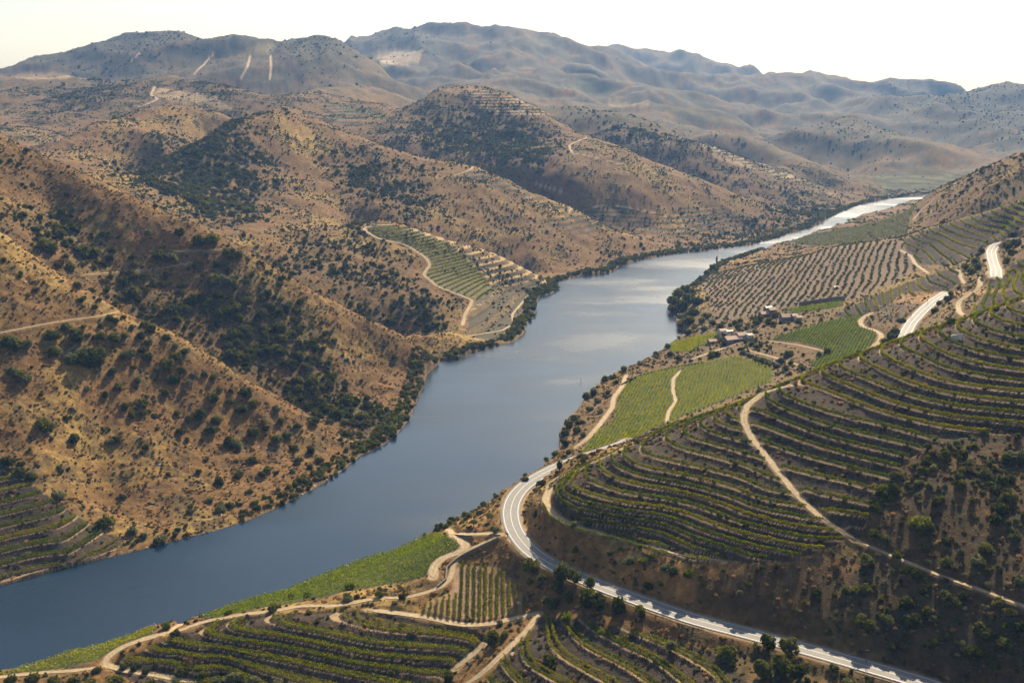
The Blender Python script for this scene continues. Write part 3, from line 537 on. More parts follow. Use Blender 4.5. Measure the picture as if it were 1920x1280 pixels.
def ground_mat():
    m, n, o = mat('hillside_ground'); b = N(n, 'ShaderNodeBsdfPrincipled'); b.inputs['Roughness'].default_value = .95; b.inputs['Specular IOR Level'].default_value = .15
    at = N(n, 'ShaderNodeAttribute', attribute_name='alb'); am = N(n, 'ShaderNodeAttribute', attribute_name='mott'); ast = N(n, 'ShaderNodeAttribute', attribute_name='stripe')
    tc = N(n, 'ShaderNodeTexCoord')
    def nz(s, d, r=.6):
        x = N(n, 'ShaderNodeTexNoise'); x.inputs['Scale'].default_value = s; x.inputs['Detail'].default_value = d; x.inputs['Roughness'].default_value = r; n.links.new(tc.outputs['Object'], x.inputs['Vector']); return x
    a = nz(.35, 6, .7); c = nz(.07, 5, .65); e = nz(1.3, 3)
    def rng_(x, lo, hi, A, B):
        q = N(n, 'ShaderNodeMapRange'); q.inputs[1].default_value = lo; q.inputs[2].default_value = hi; q.inputs[3].default_value = A; q.inputs[4].default_value = B; n.links.new(x, q.inputs[0]); return q.outputs[0]
    def mul(x, y, op='MULTIPLY'):
        q = N(n, 'ShaderNodeMath', operation=op); n.links.new(x, q.inputs[0])
        if hasattr(y, 'links'): n.links.new(y, q.inputs[1])
        else: q.inputs[1].default_value = y
        return q.outputs[0]
    f1 = rng_(a.outputs[0], .44, .56, 0, 1); f2 = rng_(c.outputs[0], .42, .60, 0, 1)
    dk = mul(mul(f1, am.outputs['Fac']), .62)
    mx = N(n, 'ShaderNodeMix', data_type='RGBA'); n.links.new(dk, mx.inputs['Factor']); n.links.new(at.outputs['Color'], mx.inputs['A'])
    dm = N(n, 'ShaderNodeMix', data_type='RGBA', blend_type='MULTIPLY'); dm.inputs['Factor'].default_value = 1; dm.inputs['B'].default_value = (.40, .42, .40, 1); n.links.new(at.outputs['Color'], dm.inputs['A']); n.links.new(dm.outputs['Result'], mx.inputs['B'])
    m2 = N(n, 'ShaderNodeMix', data_type='RGBA'); n.links.new(mul(mul(f2, am.outputs['Fac']), .45), m2.inputs['Factor']); n.links.new(mx.outputs['Result'], m2.inputs['A'])
    lm = N(n, 'ShaderNodeMix', data_type='RGBA', blend_type='MULTIPLY'); lm.inputs['Factor'].default_value = 1; lm.inputs['B'].default_value = (1.45, 1.42, 1.25, 1); n.links.new(mx.outputs['Result'], lm.inputs['A']); n.links.new(lm.outputs['Result'], m2.inputs['B'])
    # old terraces far off: dry-stone bands that follow the height
    sx = N(n, 'ShaderNodeSeparateXYZ'); n.links.new(tc.outputs['Object'], sx.inputs[0])
    zz = N(n, 'ShaderNodeMath', operation='MULTIPLY_ADD'); zz.inputs[1].default_value = .17; n.links.new(sx.outputs['Z'], zz.inputs[0]); n.links.new(mul(c.outputs[0], .5), zz.inputs[2])
    fr = N(n, 'ShaderNodeMath', operation='FRACT'); n.links.new(zz.outputs[0], fr.inputs[0])
    band = mul(mul(rng_(fr.outputs[0], .48, .58, 0, 1), ast.outputs['Fac']), .88)
    m3 = N(n, 'ShaderNodeMix', data_type='RGBA'); n.links.new(band, m3.inputs['Factor']); n.links.new(m2.outputs['Result'], m3.inputs['A']); m3.inputs['B'].default_value = (.05, .048, .032, 1)
    n.links.new(m3.outputs['Result'], b.inputs['Base Color'])
    bp = N(n, 'ShaderNodeBump'); bp.inputs['Strength'].default_value = .55; bp.inputs['Distance'].default_value = .9; n.links.new(mul(a.outputs[0], e.outputs[0], 'ADD'), bp.inputs['Height']); n.links.new(bp.outputs[0], b.inputs['Normal'])
    n.links.new(b.outputs[0], o.inputs[0]); return m

# ------------------------------------------------------------------ mesh helpers
def mesh_np(name, V, F, smooth=False):
    V = np.asarray(V, np.float32); F = np.asarray(F, np.int32); me = bpy.data.meshes.new(name); k = F.shape[1]
    me.vertices.add(len(V)); me.vertices.foreach_set('co', V.ravel()); me.loops.add(F.size); me.loops.foreach_set('vertex_index', F.ravel())
    me.polygons.add(len(F)); me.polygons.foreach_set('loop_start', np.arange(0, F.size, k, dtype=np.int32))
    me.polygons.foreach_set('use_smooth', np.full(len(F), smooth)); me.update(calc_edges=True); return me
def obj(name, me, m=None, parent=None, loc=None, **props):
    o = bpy.data.objects.new(name, me); C.objects.link(o)
    if m is not None:
        if len(me.materials) == 0: me.materials.append(m)
    if parent is not None: o.parent = parent
    if loc is not None: o.location = loc
    for k, v in props.items(): o[k] = v
    return o
def empty(name, loc, label, cat, group=None, rz=0):
    o = bpy.data.objects.new(name, None); C.objects.link(o); o.location = loc; o.rotation_euler = (0, 0, rz); o.empty_display_size = .5
    o['label'] = label; o['category'] = cat
    if group: o['group'] = group
    return o
class MB:
    def __init__(s): s.v = []; s.f = []
    def add(s, V, F):
        b = len(s.v); s.v += [tuple(map(float, p)) for p in V]; s.f += [tuple(i + b for i in f) for f in F]
    def box(s, x0, x1, y0, y1, z0, z1):
        s.add([(x0, y0, z0), (x1, y0, z0), (x1, y1, z0), (x0, y1, z0), (x0, y0, z1), (x1, y0, z1), (x1, y1, z1), (x0, y1, z1)], [(0, 3, 2, 1), (4, 5, 6, 7), (0, 1, 5, 4), (1, 2, 6, 5), (2, 3, 7, 6), (3, 0, 4, 7)])
    def tube(s, P, rad, n=7):
        P = [np.array(p, float) for p in P]; b = len(s.v)
        for i, p in enumerate(P):
            d = P[min(i + 1, len(P) - 1)] - P[max(i - 1, 0)]; d /= np.linalg.norm(d) + 1e-9
            a = np.cross(d, (0.3, 1, .1)); a /= np.linalg.norm(a); c = np.cross(d, a)
            for k in range(n):
                t = 2 * math.pi * k / n; s.v.append(tuple(p + rad[i] * (a * math.cos(t) + c * math.sin(t))))
        for i in range(len(P) - 1):
            for k in range(n): s.f.append((b + i * n + k, b + i * n + (k + 1) % n, b + (i + 1) * n + (k + 1) % n, b + (i + 1) * n + k))
        s.f.append(tuple(b + k for k in range(n))[::-1]); s.f.append(tuple(b + (len(P) - 1) * n + k for k in range(n)))
    def mesh(s, name):
        me = bpy.data.meshes.new(name); me.from_pydata(s.v, [], s.f); me.update(); return me
def cards(cen, size, up=None, g=rng):
    n = len(cen); d = g.normal(size=(n, 3))
    if up is not None: d = d * .75 + up
    d /= np.linalg.norm(d, axis=1)[:, None]; r = g.normal(size=(n, 3)); a = np.cross(d, r); a /= np.linalg.norm(a, axis=1)[:, None] + 1e-9; b = np.cross(d, a)
    s = np.asarray(size)[:, None] * .5; b = b * .8
    bend = d * s * .35
    V = np.stack([cen - a * s - b * s * .6, cen + a * s * .7 - b * s, cen + a * s + b * s * .6 + bend, cen - a * s * .7 + b * s], 1).reshape(-1, 3)
    return V, np.arange(4 * n).reshape(n, 4)

# ------------------------------------------------------------------ ground and river
gv = np.stack([XX, YY, H], -1).reshape(-1, 3)
i = np.arange(NJ * NI).reshape(NJ, NI)
gf = np.stack([i[:-1, :-1], i[:-1, 1:], i[1:, 1:], i[1:, :-1]], -1).reshape(-1, 4)
gme = mesh_np('hillside_ground', gv, gf, True)
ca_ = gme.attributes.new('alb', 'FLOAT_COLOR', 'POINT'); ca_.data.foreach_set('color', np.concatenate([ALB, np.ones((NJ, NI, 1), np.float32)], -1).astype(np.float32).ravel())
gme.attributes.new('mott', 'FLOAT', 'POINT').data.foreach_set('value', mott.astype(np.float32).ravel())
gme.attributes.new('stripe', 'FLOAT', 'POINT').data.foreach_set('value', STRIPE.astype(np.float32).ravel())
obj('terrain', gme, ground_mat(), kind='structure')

def water_mat():
    m, n, o = mat('river_water'); b = N(n, 'ShaderNodeBsdfPrincipled'); b.inputs['Base Color'].default_value = (.004, .017, .034, 1); b.inputs['IOR'].default_value = 1.56
    tc = N(n, 'ShaderNodeTexCoord'); mp = N(n, 'ShaderNodeMapping'); mp.inputs['Rotation'].default_value = (0, 0, R(-35)); mp.inputs['Scale'].default_value = (1, 2.2, 1); n.links.new(tc.outputs['Object'], mp.inputs[0])
    big = N(n, 'ShaderNodeTexNoise'); big.inputs['Scale'].default_value = .006; big.inputs['Detail'].default_value = 4; n.links.new(mp.outputs[0], big.inputs['Vector'])
    r = N(n, 'ShaderNodeMapRange'); r.inputs[1].default_value = .36; r.inputs[2].default_value = .66; r.inputs[3].default_value = .14; r.inputs[4].default_value = .30; n.links.new(big.outputs[0], r.inputs[0]); n.links.new(r.outputs[0], b.inputs['Roughness'])
    sm = N(n, 'ShaderNodeTexNoise'); sm.inputs['Scale'].default_value = .55; sm.inputs['Detail'].default_value = 5; n.links.new(mp.outputs[0], sm.inputs['Vector'])
    st = N(n, 'ShaderNodeMapRange'); st.inputs[1].default_value = .38; st.inputs[2].default_value = .62; st.inputs[3].default_value = .10; st.inputs[4].default_value = .30; n.links.new(big.outputs[0], st.inputs[0])
    bp = N(n, 'ShaderNodeBump'); bp.inputs['Distance'].default_value = .8; n.links.new(st.outputs[0], bp.inputs['Strength']); n.links.new(sm.outputs[0], bp.inputs['Height']); n.links.new(bp.outputs[0], b.inputs['Normal'])
    n.links.new(b.outputs[0], o.inputs[0]); return m
obj('river', mesh_np('river', [(-1400, 280, 0), (1900, 280, 0), (1900, 2400, 0), (-1400, 2400, 0)], [(0, 1, 2, 3)]), water_mat(), kind='structure')

# ------------------------------------------------------------------ roads and tracks
ASPH = simple('asphalt', (.165, .157, .149), .75, .10, .5); PAINT = simple('road_paint', (.80, .79, .76), .6, .06, 3); DIRT = None
def dirt_mat():
    m = simple('dirt', (.34, .255, .15), .95, .3, .9, bump=.4); n = m.node_tree; b = [q for q in n.nodes if q.type == 'BSDF_PRINCIPLED'][0]; nz = [q for q in n.nodes if q.type == 'TEX_NOISE'][0]; src = b.inputs['Base Color'].links[0].from_socket
    at = N(n, 'ShaderNodeAttribute', attribute_name='across'); ab = N(n, 'ShaderNodeMath', operation='ABSOLUTE'); n.links.new(at.outputs['Fac'], ab.inputs[0])
    n2_ = N(n, 'ShaderNodeTexNoise'); n2_.inputs['Scale'].default_value = .45; n2_.inputs['Detail'].default_value = 4; n.links.new(nz.inputs['Vector'].links[0].from_socket, n2_.inputs['Vector'])
    def rg(x, a, b_, c, d):
        q = N(n, 'ShaderNodeMapRange'); q.inputs[1].default_value = a; q.inputs[2].default_value = b_; q.inputs[3].default_value = c; q.inputs[4].default_value = d; n.links.new(x, q.inputs[0]); return q.outputs[0]
    def mul(x, y):
        q = N(n, 'ShaderNodeMath', operation='MULTIPLY'); n.links.new(x, q.inputs[0]); n.links.new(y, q.inputs[1]); return q.outputs[0]
    mid = mul(rg(ab.outputs[0], .10, .26, 1, 0), rg(n2_.outputs[0], .42, .6, 0, .7)); edge = mul(rg(ab.outputs[0], .55, 1.0, 0, 1), rg(n2_.outputs[0], .35, .55, .35, 1))
    m1 = N(n, 'ShaderNodeMix', data_type='RGBA'); n.links.new(mid, m1.inputs['Factor']); n.links.new(src, m1.inputs['A']); m1.inputs['B'].default_value = (.15, .13, .055, 1)
    m2 = N(n, 'ShaderNodeMix', data_type='RGBA'); n.links.new(edge, m2.inputs['Factor']); n.links.new(m1.outputs['Result'], m2.inputs['A']); m2.inputs['B'].default_value = (.19, .125, .065, 1); n.links.new(m2.outputs['Result'], b.inputs['Base Color']); return m
DIRT = dirt_mat()
def ribbon(L, offs, zo, cross=0.0):
    d = np.gradient(L[:, :2], axis=0); d /= np.linalg.norm(d, axis=1)[:, None] + 1e-9; nrm = np.stack([d[:, 1], -d[:, 0]], 1)
    V = []
    for o_ in offs:
        o_ = np.broadcast_to(o_, (len(L),)); xy = L[:, :2] + nrm * o_[:, None]; V.append(np.c_[xy, L[:, 2] + zo])
    V = np.stack(V, 1); m = len(offs); n = len(L); idx = np.arange(n * m).reshape(n, m)
    F = np.stack([idx[:-1, :-1], idx[:-1, 1:], idx[1:, 1:], idx[1:, :-1]], -1).reshape(-1, 4)
    return V.reshape(-1, 3), F
def road(L, label, centre=True):
    L = resample(L, 1.5); V, F = ribbon(L, [-4.2, -2, 0, 2, 4.2], 0.10); ro = obj('road', mesh_np('road', V, F, True), ASPH, kind='structure', label=label)
    for off, wd in ((-3.35, .17), (3.35, .17), (0, .14)):
        V, F = ribbon(L, [off - wd / 2, off + wd / 2], 0.125); obj('road_marking', mesh_np('road_marking', V, F), PAINT, ro)
    return ro
road(r1, 'grey asphalt road with white lines bending round the terraced hill')
road(r2, 'bright asphalt stretch beside the rubble cutting'); road(r3, 'bright asphalt stretch high at the right edge')
for label, wd, L in TRACKS:
    L = L.copy(); e = wd / 2 * (1 + .40 * np.array(noise(L[:, 0] / 5, L[:, 1] / 5, 81))); e2 = wd / 2 * (1 + .40 * np.array(noise(L[:, 0] / 5, L[:, 1] / 5, 82)))
    sdist = np.minimum(np.arange(len(L)), np.arange(len(L))[::-1]) * 2.0; tp = np.sqrt(np.clip(sdist / 6 + .05, 0, 1)); e = e * tp; e2 = e2 * tp
    V, F = ribbon(L, [-e, -e * .8, -e * .5, -e * .2, 0 * e, e2 * .2, e2 * .5, e2 * .8, e2], 0.05)
    V = np.asarray(V); V[:, 2] += 0.05 * np.array(noise(V[:, 0] / 1.5, V[:, 1] / 1.5, 83))
    tm = mesh_np('dirt_track', V, F, True); tm.attributes.new('across', 'FLOAT', 'POINT').data.foreach_set('value', np.tile(np.array([-1, -.8, -.5, -.2, 0, .2, .5, .8, 1], np.float32), len(L)))
    obj('dirt_track', tm, DIRT, kind='structure', label=label)

# ------------------------------------------------------------------ vine rows along the terraces
def contour_lines(M, base, level):
    jj, ii = np.nonzero(M)
    if len(jj) == 0: return []
    j0, j1, i0, i1 = jj.min(), jj.max() + 1, ii.min(), ii.max() + 1
    Fw = H0[j0:j1:2, i0:i1:2] - level; Mw = M[j0:j1:2, i0:i1:2]; Xw = XX[j0:j1:2, i0:i1:2]; Yw = YY[j0:j1:2, i0:i1:2]
    pos = Fw > 0
    def ept(e):
        k, j, i = e; a, b = ((j, i), (j, i + 1)) if k == 0 else ((j, i), (j + 1, i))
        t = Fw[a] / (Fw[a] - Fw[b]); return (Xw[a] * (1 - t) + Xw[b] * t, Yw[a] * (1 - t) + Yw[b] * t)
    cnt = pos[:-1, :-1].astype(int) + pos[1:, :-1] + pos[:-1, 1:] + pos[1:, 1:]
    cm = (cnt > 0) & (cnt < 4) & Mw[:-1, :-1] & Mw[1:, 1:]
    adj = {}
    for j, i in zip(*np.nonzero(cm)):
        es = []
        if pos[j, i] != pos[j, i + 1]: es.append((0, j, i))
        if pos[j + 1, i] != pos[j + 1, i + 1]: es.append((0, j + 1, i))
        if pos[j, i] != pos[j + 1, i]: es.append((1, j, i))
        if pos[j, i + 1] != pos[j + 1, i + 1]: es.append((1, j, i + 1))
        if len(es) == 2: adj.setdefault(es[0], []).append(es[1]); adj.setdefault(es[1], []).append(es[0])
    out = []; seen = set()
    for st in sorted(adj, key=lambda e: len(adj[e])):
        if st in seen: continue
        ch = [st]; seen.add(st)
        while True:
            nx = [e for e in adj[ch[-1]] if e not in seen]
            if not nx: break
            ch.append(nx[0]); seen.add(nx[0])
        if len(ch) > 6: out.append(np.array([ept(e) for e in ch]))
    return out
OCC = np.maximum(trackmask, np.maximum(roadmask, vergemask * .9))
def split_clear(L, M=None, thr=.25):
    ok = sample(OCC, L[:, 0], L[:, 1]) < thr
    out = []; cur = []
    for p, k in zip(L, ok):
        if k: cur.append(p)
        else:
            if len(cur) > 8: out.append(np.array(cur))
            cur = []
    if len(cur) > 8: out.append(np.array(cur))
    return out
def hedge(L, per, size, wid=.45, lo=.55, hi=1.75, g=rng):
    n = len(L); k = np.repeat(np.arange(n), per); m = len(k)
    gap = (noise(L[:, 0] / 1.3, L[:, 1] / 1.3, 91) > -.97)[k]
    top = hi * (1 + .18 * noise(L[:, 0] / 2.1, L[:, 1] / 2.1, 92))[k]
    c = L[k] + np.stack([g.normal(0, wid * .6, m), g.normal(0, wid * .6, m), lo + (top - lo) * g.random(m) ** .75], 1)
    return cards(c, size * (.7 + .6 * g.random(len(c))), (0, 0, .25))
TRUNK = simple('vine_wood', (.30, .22, .15), .9, .3, 3)
def trunks(L, sp, h=.95, wd=.11):
    Q = resample(L, sp); b = MB()
    for p in Q:
        x, y, z = p; b.box(x - wd / 2, x + wd / 2, y - wd / 2, y + wd / 2, z - .15, z + h * (.8 + .4 * rng.random()))
    return b.mesh('vine_trunks')
def vine_row(L, label, group, near=True, per=None, size=None, hi=1.75, name='vine_row'):
    L = resample(L, .5 if near else 1.0); L[:, 2] = smooth1(hgt(L[:, 0], L[:, 1]), 5)
    V, F = hedge(L, per or (10 if near else 10), size or (.48 if near else .9), hi=hi, wid=.45 if near else .6)
    if len(V) == 0: return None
    c = L[len(L) // 2]; V = V - c
    o = obj(name, mesh_np('vine_row', V, F), LEAF_V, loc=tuple(c), label=label, category='vine row', group=group)
    if near:
        Lc = L - c; t = obj('vine_trunks', trunks(Lc, 1.0), TRUNK, o, kind='stuff')
    return o
ORD = ['lowest', 'second', 'third', 'fourth', 'fifth', 'sixth', 'seventh', 'eighth', 'ninth', 'tenth', 'eleventh', 'twelfth', 'thirteenth', 'fourteenth', 'fifteenth', 'sixteenth', 'seventeenth', 'eighteenth', 'nineteenth', 'twentieth', 'twenty-first', 'twenty-second', 'twenty-third', 'twenty-fourth', 'twenty-fifth', 'twenty-sixth', 'twenty-seventh', 'twenty-eighth', 'twenty-ninth', 'thirtieth']
def rank(k): return ORD[k] + (' from the bottom' if k else '') if k < len(ORD) else 'near the top'
def terrace_rows(M, base, h, q, place, group, near, minlen=9, cap=999, per=None, size=None, hi=1.75):
    z0, z1 = H0[M].min(), H0[M].max(); k0 = math.floor((z0 - base) / h) - 1; lev = 0; made = 0
    for k in range(k0, k0 + 80):
        for qi, qq in enumerate(q):
            z = base + (k + qq) * h
            if z < z0 or z > z1: continue
            segs = []
            for L in contour_lines(M, base, z):
                L = np.c_[L, hgt(L[:, 0], L[:, 1])]; L = resample(L, 1.0)
                for c in (0, 1): L[:, c] = smooth1(L[:, c], 10)
                for s in split_clear(L):
                    if len(s) >= minlen:
                        vis = sample(VIS.astype(float), s[:, 0], s[:, 1]).mean()
                        if vis > .05: segs.append(s)
            if not segs: continue
            segs.sort(key=lambda s: (s[:, 0] / s[:, 1]).mean())
            for n_, s in enumerate(segs):
                side = '' if len(segs) == 1 else (', left stretch' if n_ == 0 else ', right stretch' if n_ == len(segs) - 1 else ', middle stretch')
                rowname = rank(lev)
                vine_row(s, 'vine row ' + place + ', ' + rowname + side, group, near, per, size, hi); made += 1
            lev += 1
    return made
cnt_rows = {}
cnt_rows['r1'] = terrace_rows(m_r1a, 53, 2.1, (.12,), 'on the terraces left of the climbing track', 'vine rows left of the climbing track', True, per=11, size=.52, hi=1.85)
cnt_rows['r1b'] = terrace_rows(m_r1b, 53, 3.0, (.11,), 'on the terraces right of the climbing track', 'vine rows right of the climbing track', True, per=15, size=.5, hi=2.0)
cnt_rows['low'] = terrace_rows(m_low, 11, 2.0, (.13, .30, .47), 'on the low terraces at bottom left', 'vine rows on the low terraces', True, per=6)
cnt_rows['br'] = terrace_rows(m_br, 20.5, 1.9, (.08, .34), 'on the terraces below the road', 'vine rows below the road', True)
cnt_rows['lv'] = terrace_rows(m_lv, 1.5, 3.4, (.10, .36), 'on the left bank terraces', 'vine rows on the left bank', True)
cnt_rows['r2'] = terrace_rows(m_r2, 80, 3.4, (.12,), 'at the right edge beyond the crest', 'vine rows beyond the crest', False)
cnt_rows['r2b'] = terrace_rows(m_r2b, 50, 3.2, (.12,), 'on the little terraces above the rubble cutting', 'vine rows above the cutting', False)
cnt_rows['r3'] = terrace_rows(m_r3, 80, 4.0, (.12,), 'on the upper right terraces', 'vine rows on the upper right terraces', False)
cnt_rows['l2'] = terrace_rows(m_l2v, 4, 2.4, (.2,), 'on the peninsula vineyard', 'vine rows on the peninsula', False, minlen=12, per=7, size=1.0)
zP = lambda x, y: (760 + x / 5.333, 960 + y / 5.333)
PR = [((200,940),(185,1020)),((258,925),(245,1040)),((320,900),(310,1050)),((385,860),(370,1060)),((440,850),(435,1070)),((505,840),(495,1080)),((575,510),(550,1090)),((640,515),(620,1100)),((695,525),(688,1090)),((755,540),(745,1090)),((810,550),(800,1080)),((870,575),(860,1070)),((930,590),(920,1060)),((985,630),(985,1040)),((1045,690),(1045,1020)),((1105,750),(1110,1005)),((1185,870),(1180,1000))]
for k, (a, b) in enumerate(PR):
    pa, pb = hit(*zP(*a), 340, 450), hit(*zP(*b), 340, 450)
    if pa is None or pb is None: continue
    L = resample(np.array([pa, pb]), .5)
    vine_row(L, 'straight trellised vine row in the triangular plot, %s from the left' % (ORD[k] if k else 'first'), 'straight vine rows in the triangular plot', True, 12, .5, 1.7)
# two rows that edge the curved track
for pts, lab in (([(1030,914),(1050,898),(1085,880),(1120,864),(1160,846)], 'vine row edging the outer side of the curved dirt track above the road'), ([(1018,948),(1030,972),(1070,992),(1120,1006),(1180,1020),(1250,1042)], 'vine row along the outer edge of the narrow grassy track')):
    Q = [hit(u, v, 330, 520) for u, v in dens(pts, 3)]; vine_row(np.array([q for q in Q if q is not None]), lab, None, True)
for o in list(C.objects):
    if 'group' in o.keys() and o['group'] is None: del o['group']

# ------------------------------------------------------------------ dense green vineyards
def field(M, ang, sp, step, per, size, label, hi=1.5, m_=None):
    jj, ii = np.nonzero(M); x = XX[jj, ii]; y = YY[jj, ii]; c, s = math.cos(R(ang)), math.sin(R(ang))
    a = x * c + y * s; b = -x * s + y * c
    A = np.arange(a.min(), a.max(), step); B = np.arange(b.min(), b.max(), sp); AA, BB = np.meshgrid(A, B)
    AA = AA + rng.normal(0, .15, AA.shape); BB = BB + rng.normal(0, .10, BB.shape) + .5 * noise(AA / 40, BB / 40, 95)
    px = (AA * c - BB * s).ravel(); py = (AA * s + BB * c).ravel(); ok = (py > 200)
    px, py = px[ok], py[ok]
    k = (sample(M.astype(float), px, py) > .5) & (sample(OCC, px, py) < .2) & (sample(VIS.astype(float), px, py) > .01) & (noise(px / 2.2, py / 2.2, 96) > -.62)
    px, py = px[k], py[k]; pz = hgt(px, py); L = np.stack([px, py, pz], 1)
    top = hi * (1 + .25 * noise(px / 5, py / 5, 97)); q = np.repeat(np.arange(len(L)), per); m = len(q)
    cc = L[q] + np.stack([rng.normal(0, .22, m), rng.normal(0, .22, m), .35 + (top[q] - .35) * rng.random(m) ** .6], 1)
    V, F = cards(cc, size * (.7 + .6 * rng.random(m)), (0, 0, .5)); o0 = cc.mean(0)
    obj('vineyard', mesh_np('vineyard', V - o0, F), m_ or LEAF_F, loc=tuple(o0), kind='stuff', label=label)
field(zone(Z_FA, 320, 520), 62, 2.3, .5, 3, .58, 'bright green vineyard sloping to the river near the road junction')
field(zone(Z_FA2, 320, 420), 62, 2.0, .55, 3, .6, 'narrow green strip of vines along the riverside at bottom left')
field(m_fb, 75, 2.6, .6, 4, .8, 'large bright green vineyard by the river beyond the road')
field(m_fc, 62, 2.7, .65, 4, .85, 'bright green vineyard above the farm'); field(m_fd, 40, 2.4, .8, 3, .9, 'small green vineyard left of the farm'); field(m_fe, 20, 2.4, .8, 3, .9, 'thin green vineyard below the dark wall')
field(m_gs & (YY > 1120), 10, 4.5, 1.6, 2, 1.7, 'greenish vineyard slope by the far river bend', 1.9, LEAF_O)

# ------------------------------------------------------------------ crowns of bushes and trees
def crown(seed, nl, n, size, ht=1.5, wid=1.0, base=.12, flat=1.0):
    g = np.random.default_rng(seed); lob = []
    for k in range(nl):
        t = g.random() * 2 * math.pi; r = wid * .55 * math.sqrt(g.random()); zc = base + (ht - base) * (.22 + .55 * g.random()) * (1 - .35 * (r / wid))
        lob.append((r * math.cos(t), r * math.sin(t), zc, wid * (.34 + .26 * g.random()), (ht - base) * (.26 + .14 * g.random()) * flat))
    k = g.integers(0, nl, n); lob = np.array(lob)[k]; d = g.normal(size=(n, 3)); d /= np.linalg.norm(d, axis=1)[:, None]; rad = (.50 + .68 * g.random(n) ** .6)
    c = lob[:, :3] + d * np.stack([lob[:, 3], lob[:, 3], lob[:, 4]], 1) * rad[:, None]; c[:, 2] = np.maximum(c[:, 2], base * .4)
    V, F = cards(c, size * (.6 + .8 * g.random(n)), d * .9, g)
    return V, F
def trunk_mesh(seed, h=.6, r=.07, wid=.5):
    g = np.random.default_rng(seed); b = MB(); b.tube([(0, 0, -.15), (.02, .01, h * .5), (.03, -.02, h)], [r * 1.35, r, r * .75])
    for k in range(4):
        t = k * 1.6 + g.random(); e = (wid * .6 * math.cos(t), wid * .6 * math.sin(t), h + .25 + .25 * g.random()); b.tube([(.03, -.02, h * .85), (e[0] * .5, e[1] * .5, h + .12), e], [r * .6, r * .4, r * .2], 5)
    return b.mesh('trunk')
PROTO = {}
def proto(kind, i, V, F, m):
    me = mesh_np(kind + '_crown', V, F); me.materials.append(m); PROTO.setdefault(kind, []).append(me)
for i_ in range(4): proto('dark', i_, *crown(100 + i_, 7, 620, .26, 1.45, 1.0), LEAF_D)
for i_ in range(3): proto('olivegreen', i_, *crown(120 + i_, 7, 520, .26, 1.3, 1.0), LEAF_O)
for i_ in range(2): proto('bright', i_, *crown(140 + i_, 7, 560, .25, 1.4, 1.0), LEAF_Y)
for i_ in range(3): proto('dry', i_, *crown(160 + i_, 5, 260, .28, 1.0, 1.0), LEAF_B)
for i_ in range(3): proto('tall', i_, *crown(180 + i_, 9, 900, .22, 2.3, 1.0, .3), LEAF_D)
for i_ in range(2): proto('straw', i_, *crown(190 + i_, 4, 70, .55, .75, 1.0, .02), STRAW)
for i_ in range(3): proto('olive', i_, *crown(200 + i_, 5, 300, .30, 1.5, 1.0, .45), LEAF_O)
for i_ in range(2):
    proto('speck_dark', i_, *crown(240 + i_, 4, 80, .55, 1.3, 1.0), LEAF_D); proto('speck_olive', i_, *crown(250 + i_, 4, 80, .55, 1.2, 1.0), LEAF_O); proto('speck_dry', i_, *crown(260 + i_, 4, 80, .55, 1.0, 1.0), LEAF_B)
Vc, Fc = crown(230, 5, 700, .30, 6.0, 1.0, .2); proto('cypress', 0, Vc, Fc, LEAF_D)
TRK = [trunk_mesh(300 + k) for k in range(3)]
TRKO = [trunk_mesh(310 + k, .5, .06, .6) for k in range(2)]

HUE = {'dark': 'dark green', 'olivegreen': 'olive', 'bright': 'bright green', 'dry': 'brownish', 'tall': 'dark green', 'olive': 'grey-green', 'cypress': 'dark'}
ITEMS = []      # bushes: (x, y, z, r, kind, u, v)
def at_px(u, v, r_px, kind, y0=200, y1=1300):
    p = hit(u, v + r_px * .55, y0, y1)
    if p is None: return None
    sl = math.hypot(p[1], CAMZ - p[2]); return (*p, max(.4, r_px * sl / FPX), kind, u, v)
Q4 = lambda a: [(x / 3, 427 + y / 3, r / 3 * 1.05) for x, y, r in a]
L1B = Q4([(460,405,18),(560,405,14),(440,320,25),(205,345,20),(160,380,12),(115,270,15),(20,180,18),(650,520,22),(697,500,15),(750,555,20),(815,540,30),(845,565,28),(790,605,28),(640,620,40),(700,605,25),(567,605,30),(497,600,18),(565,550,20),(470,555,16),(370,550,32),(835,645,25),(725,705,42),(805,680,30),(830,725,32),(985,665,20),(940,615,25),(1045,690,28),(990,720,30),(940,760,46),(1023,800,28),(1150,825,25),(1085,825,20),(1200,835,25),(975,850,38),(890,800,25),(750,785,18),(770,855,28),(630,810,28),(875,850,14),(1065,865,25),(670,890,30),(935,920,26),(1195,955,32),(1240,910,20),(1295,975,25),(590,935,25),(1300,915,15),(1385,930,35),(1430,985,28),(1360,1015,35),(800,980,38),(705,1000,28),(805,1040,24),(750,1040,20),(995,1040,20),(1130,1050,40),(1060,1070,30),(1220,1075,35),(1185,1135,35),(1015,1145,28),(1425,1150,35),(1285,1200,40),(1325,1220,40),(1050,1190,18),(1140,1190,15),(415,1180,35),(230,1090,45),(275,1115,45),(620,1200,26),(655,1190,26),(820,1230,20),(1555,1190,32),(1615,1160,28),(1650,1235,22),(1745,1245,28),(1690,855,32),(1720,775,22),(1640,760,30),(1760,900,40),(1580,1080,25),(1670,1115,22),(1765,1085,30),(1480,1090,22),(1500,1125,20),(1550,1015,25),(1590,230,20),(1010,25,28),(900,150,45),(960,175,45),(1110,210,30),(1220,210,18),(870,300,30),(1195,295,45),(1260,295,45),(1120,70,45),(1190,60,45),(1290,145,40),(1340,145,35),(840,30,30),(580,35,25),(630,125,22),(250,95,45),(300,110,40),(460,130,45),(520,140,40),(400,220,30),(70,800,36),(110,830,36),(150,840,36),(310,690,40),(440,610,52),(420,730,60),(510,740,65),(460,690,50),(560,700,45),(80,650,45),(140,650,42),(40,640,40),(290,600,45)])
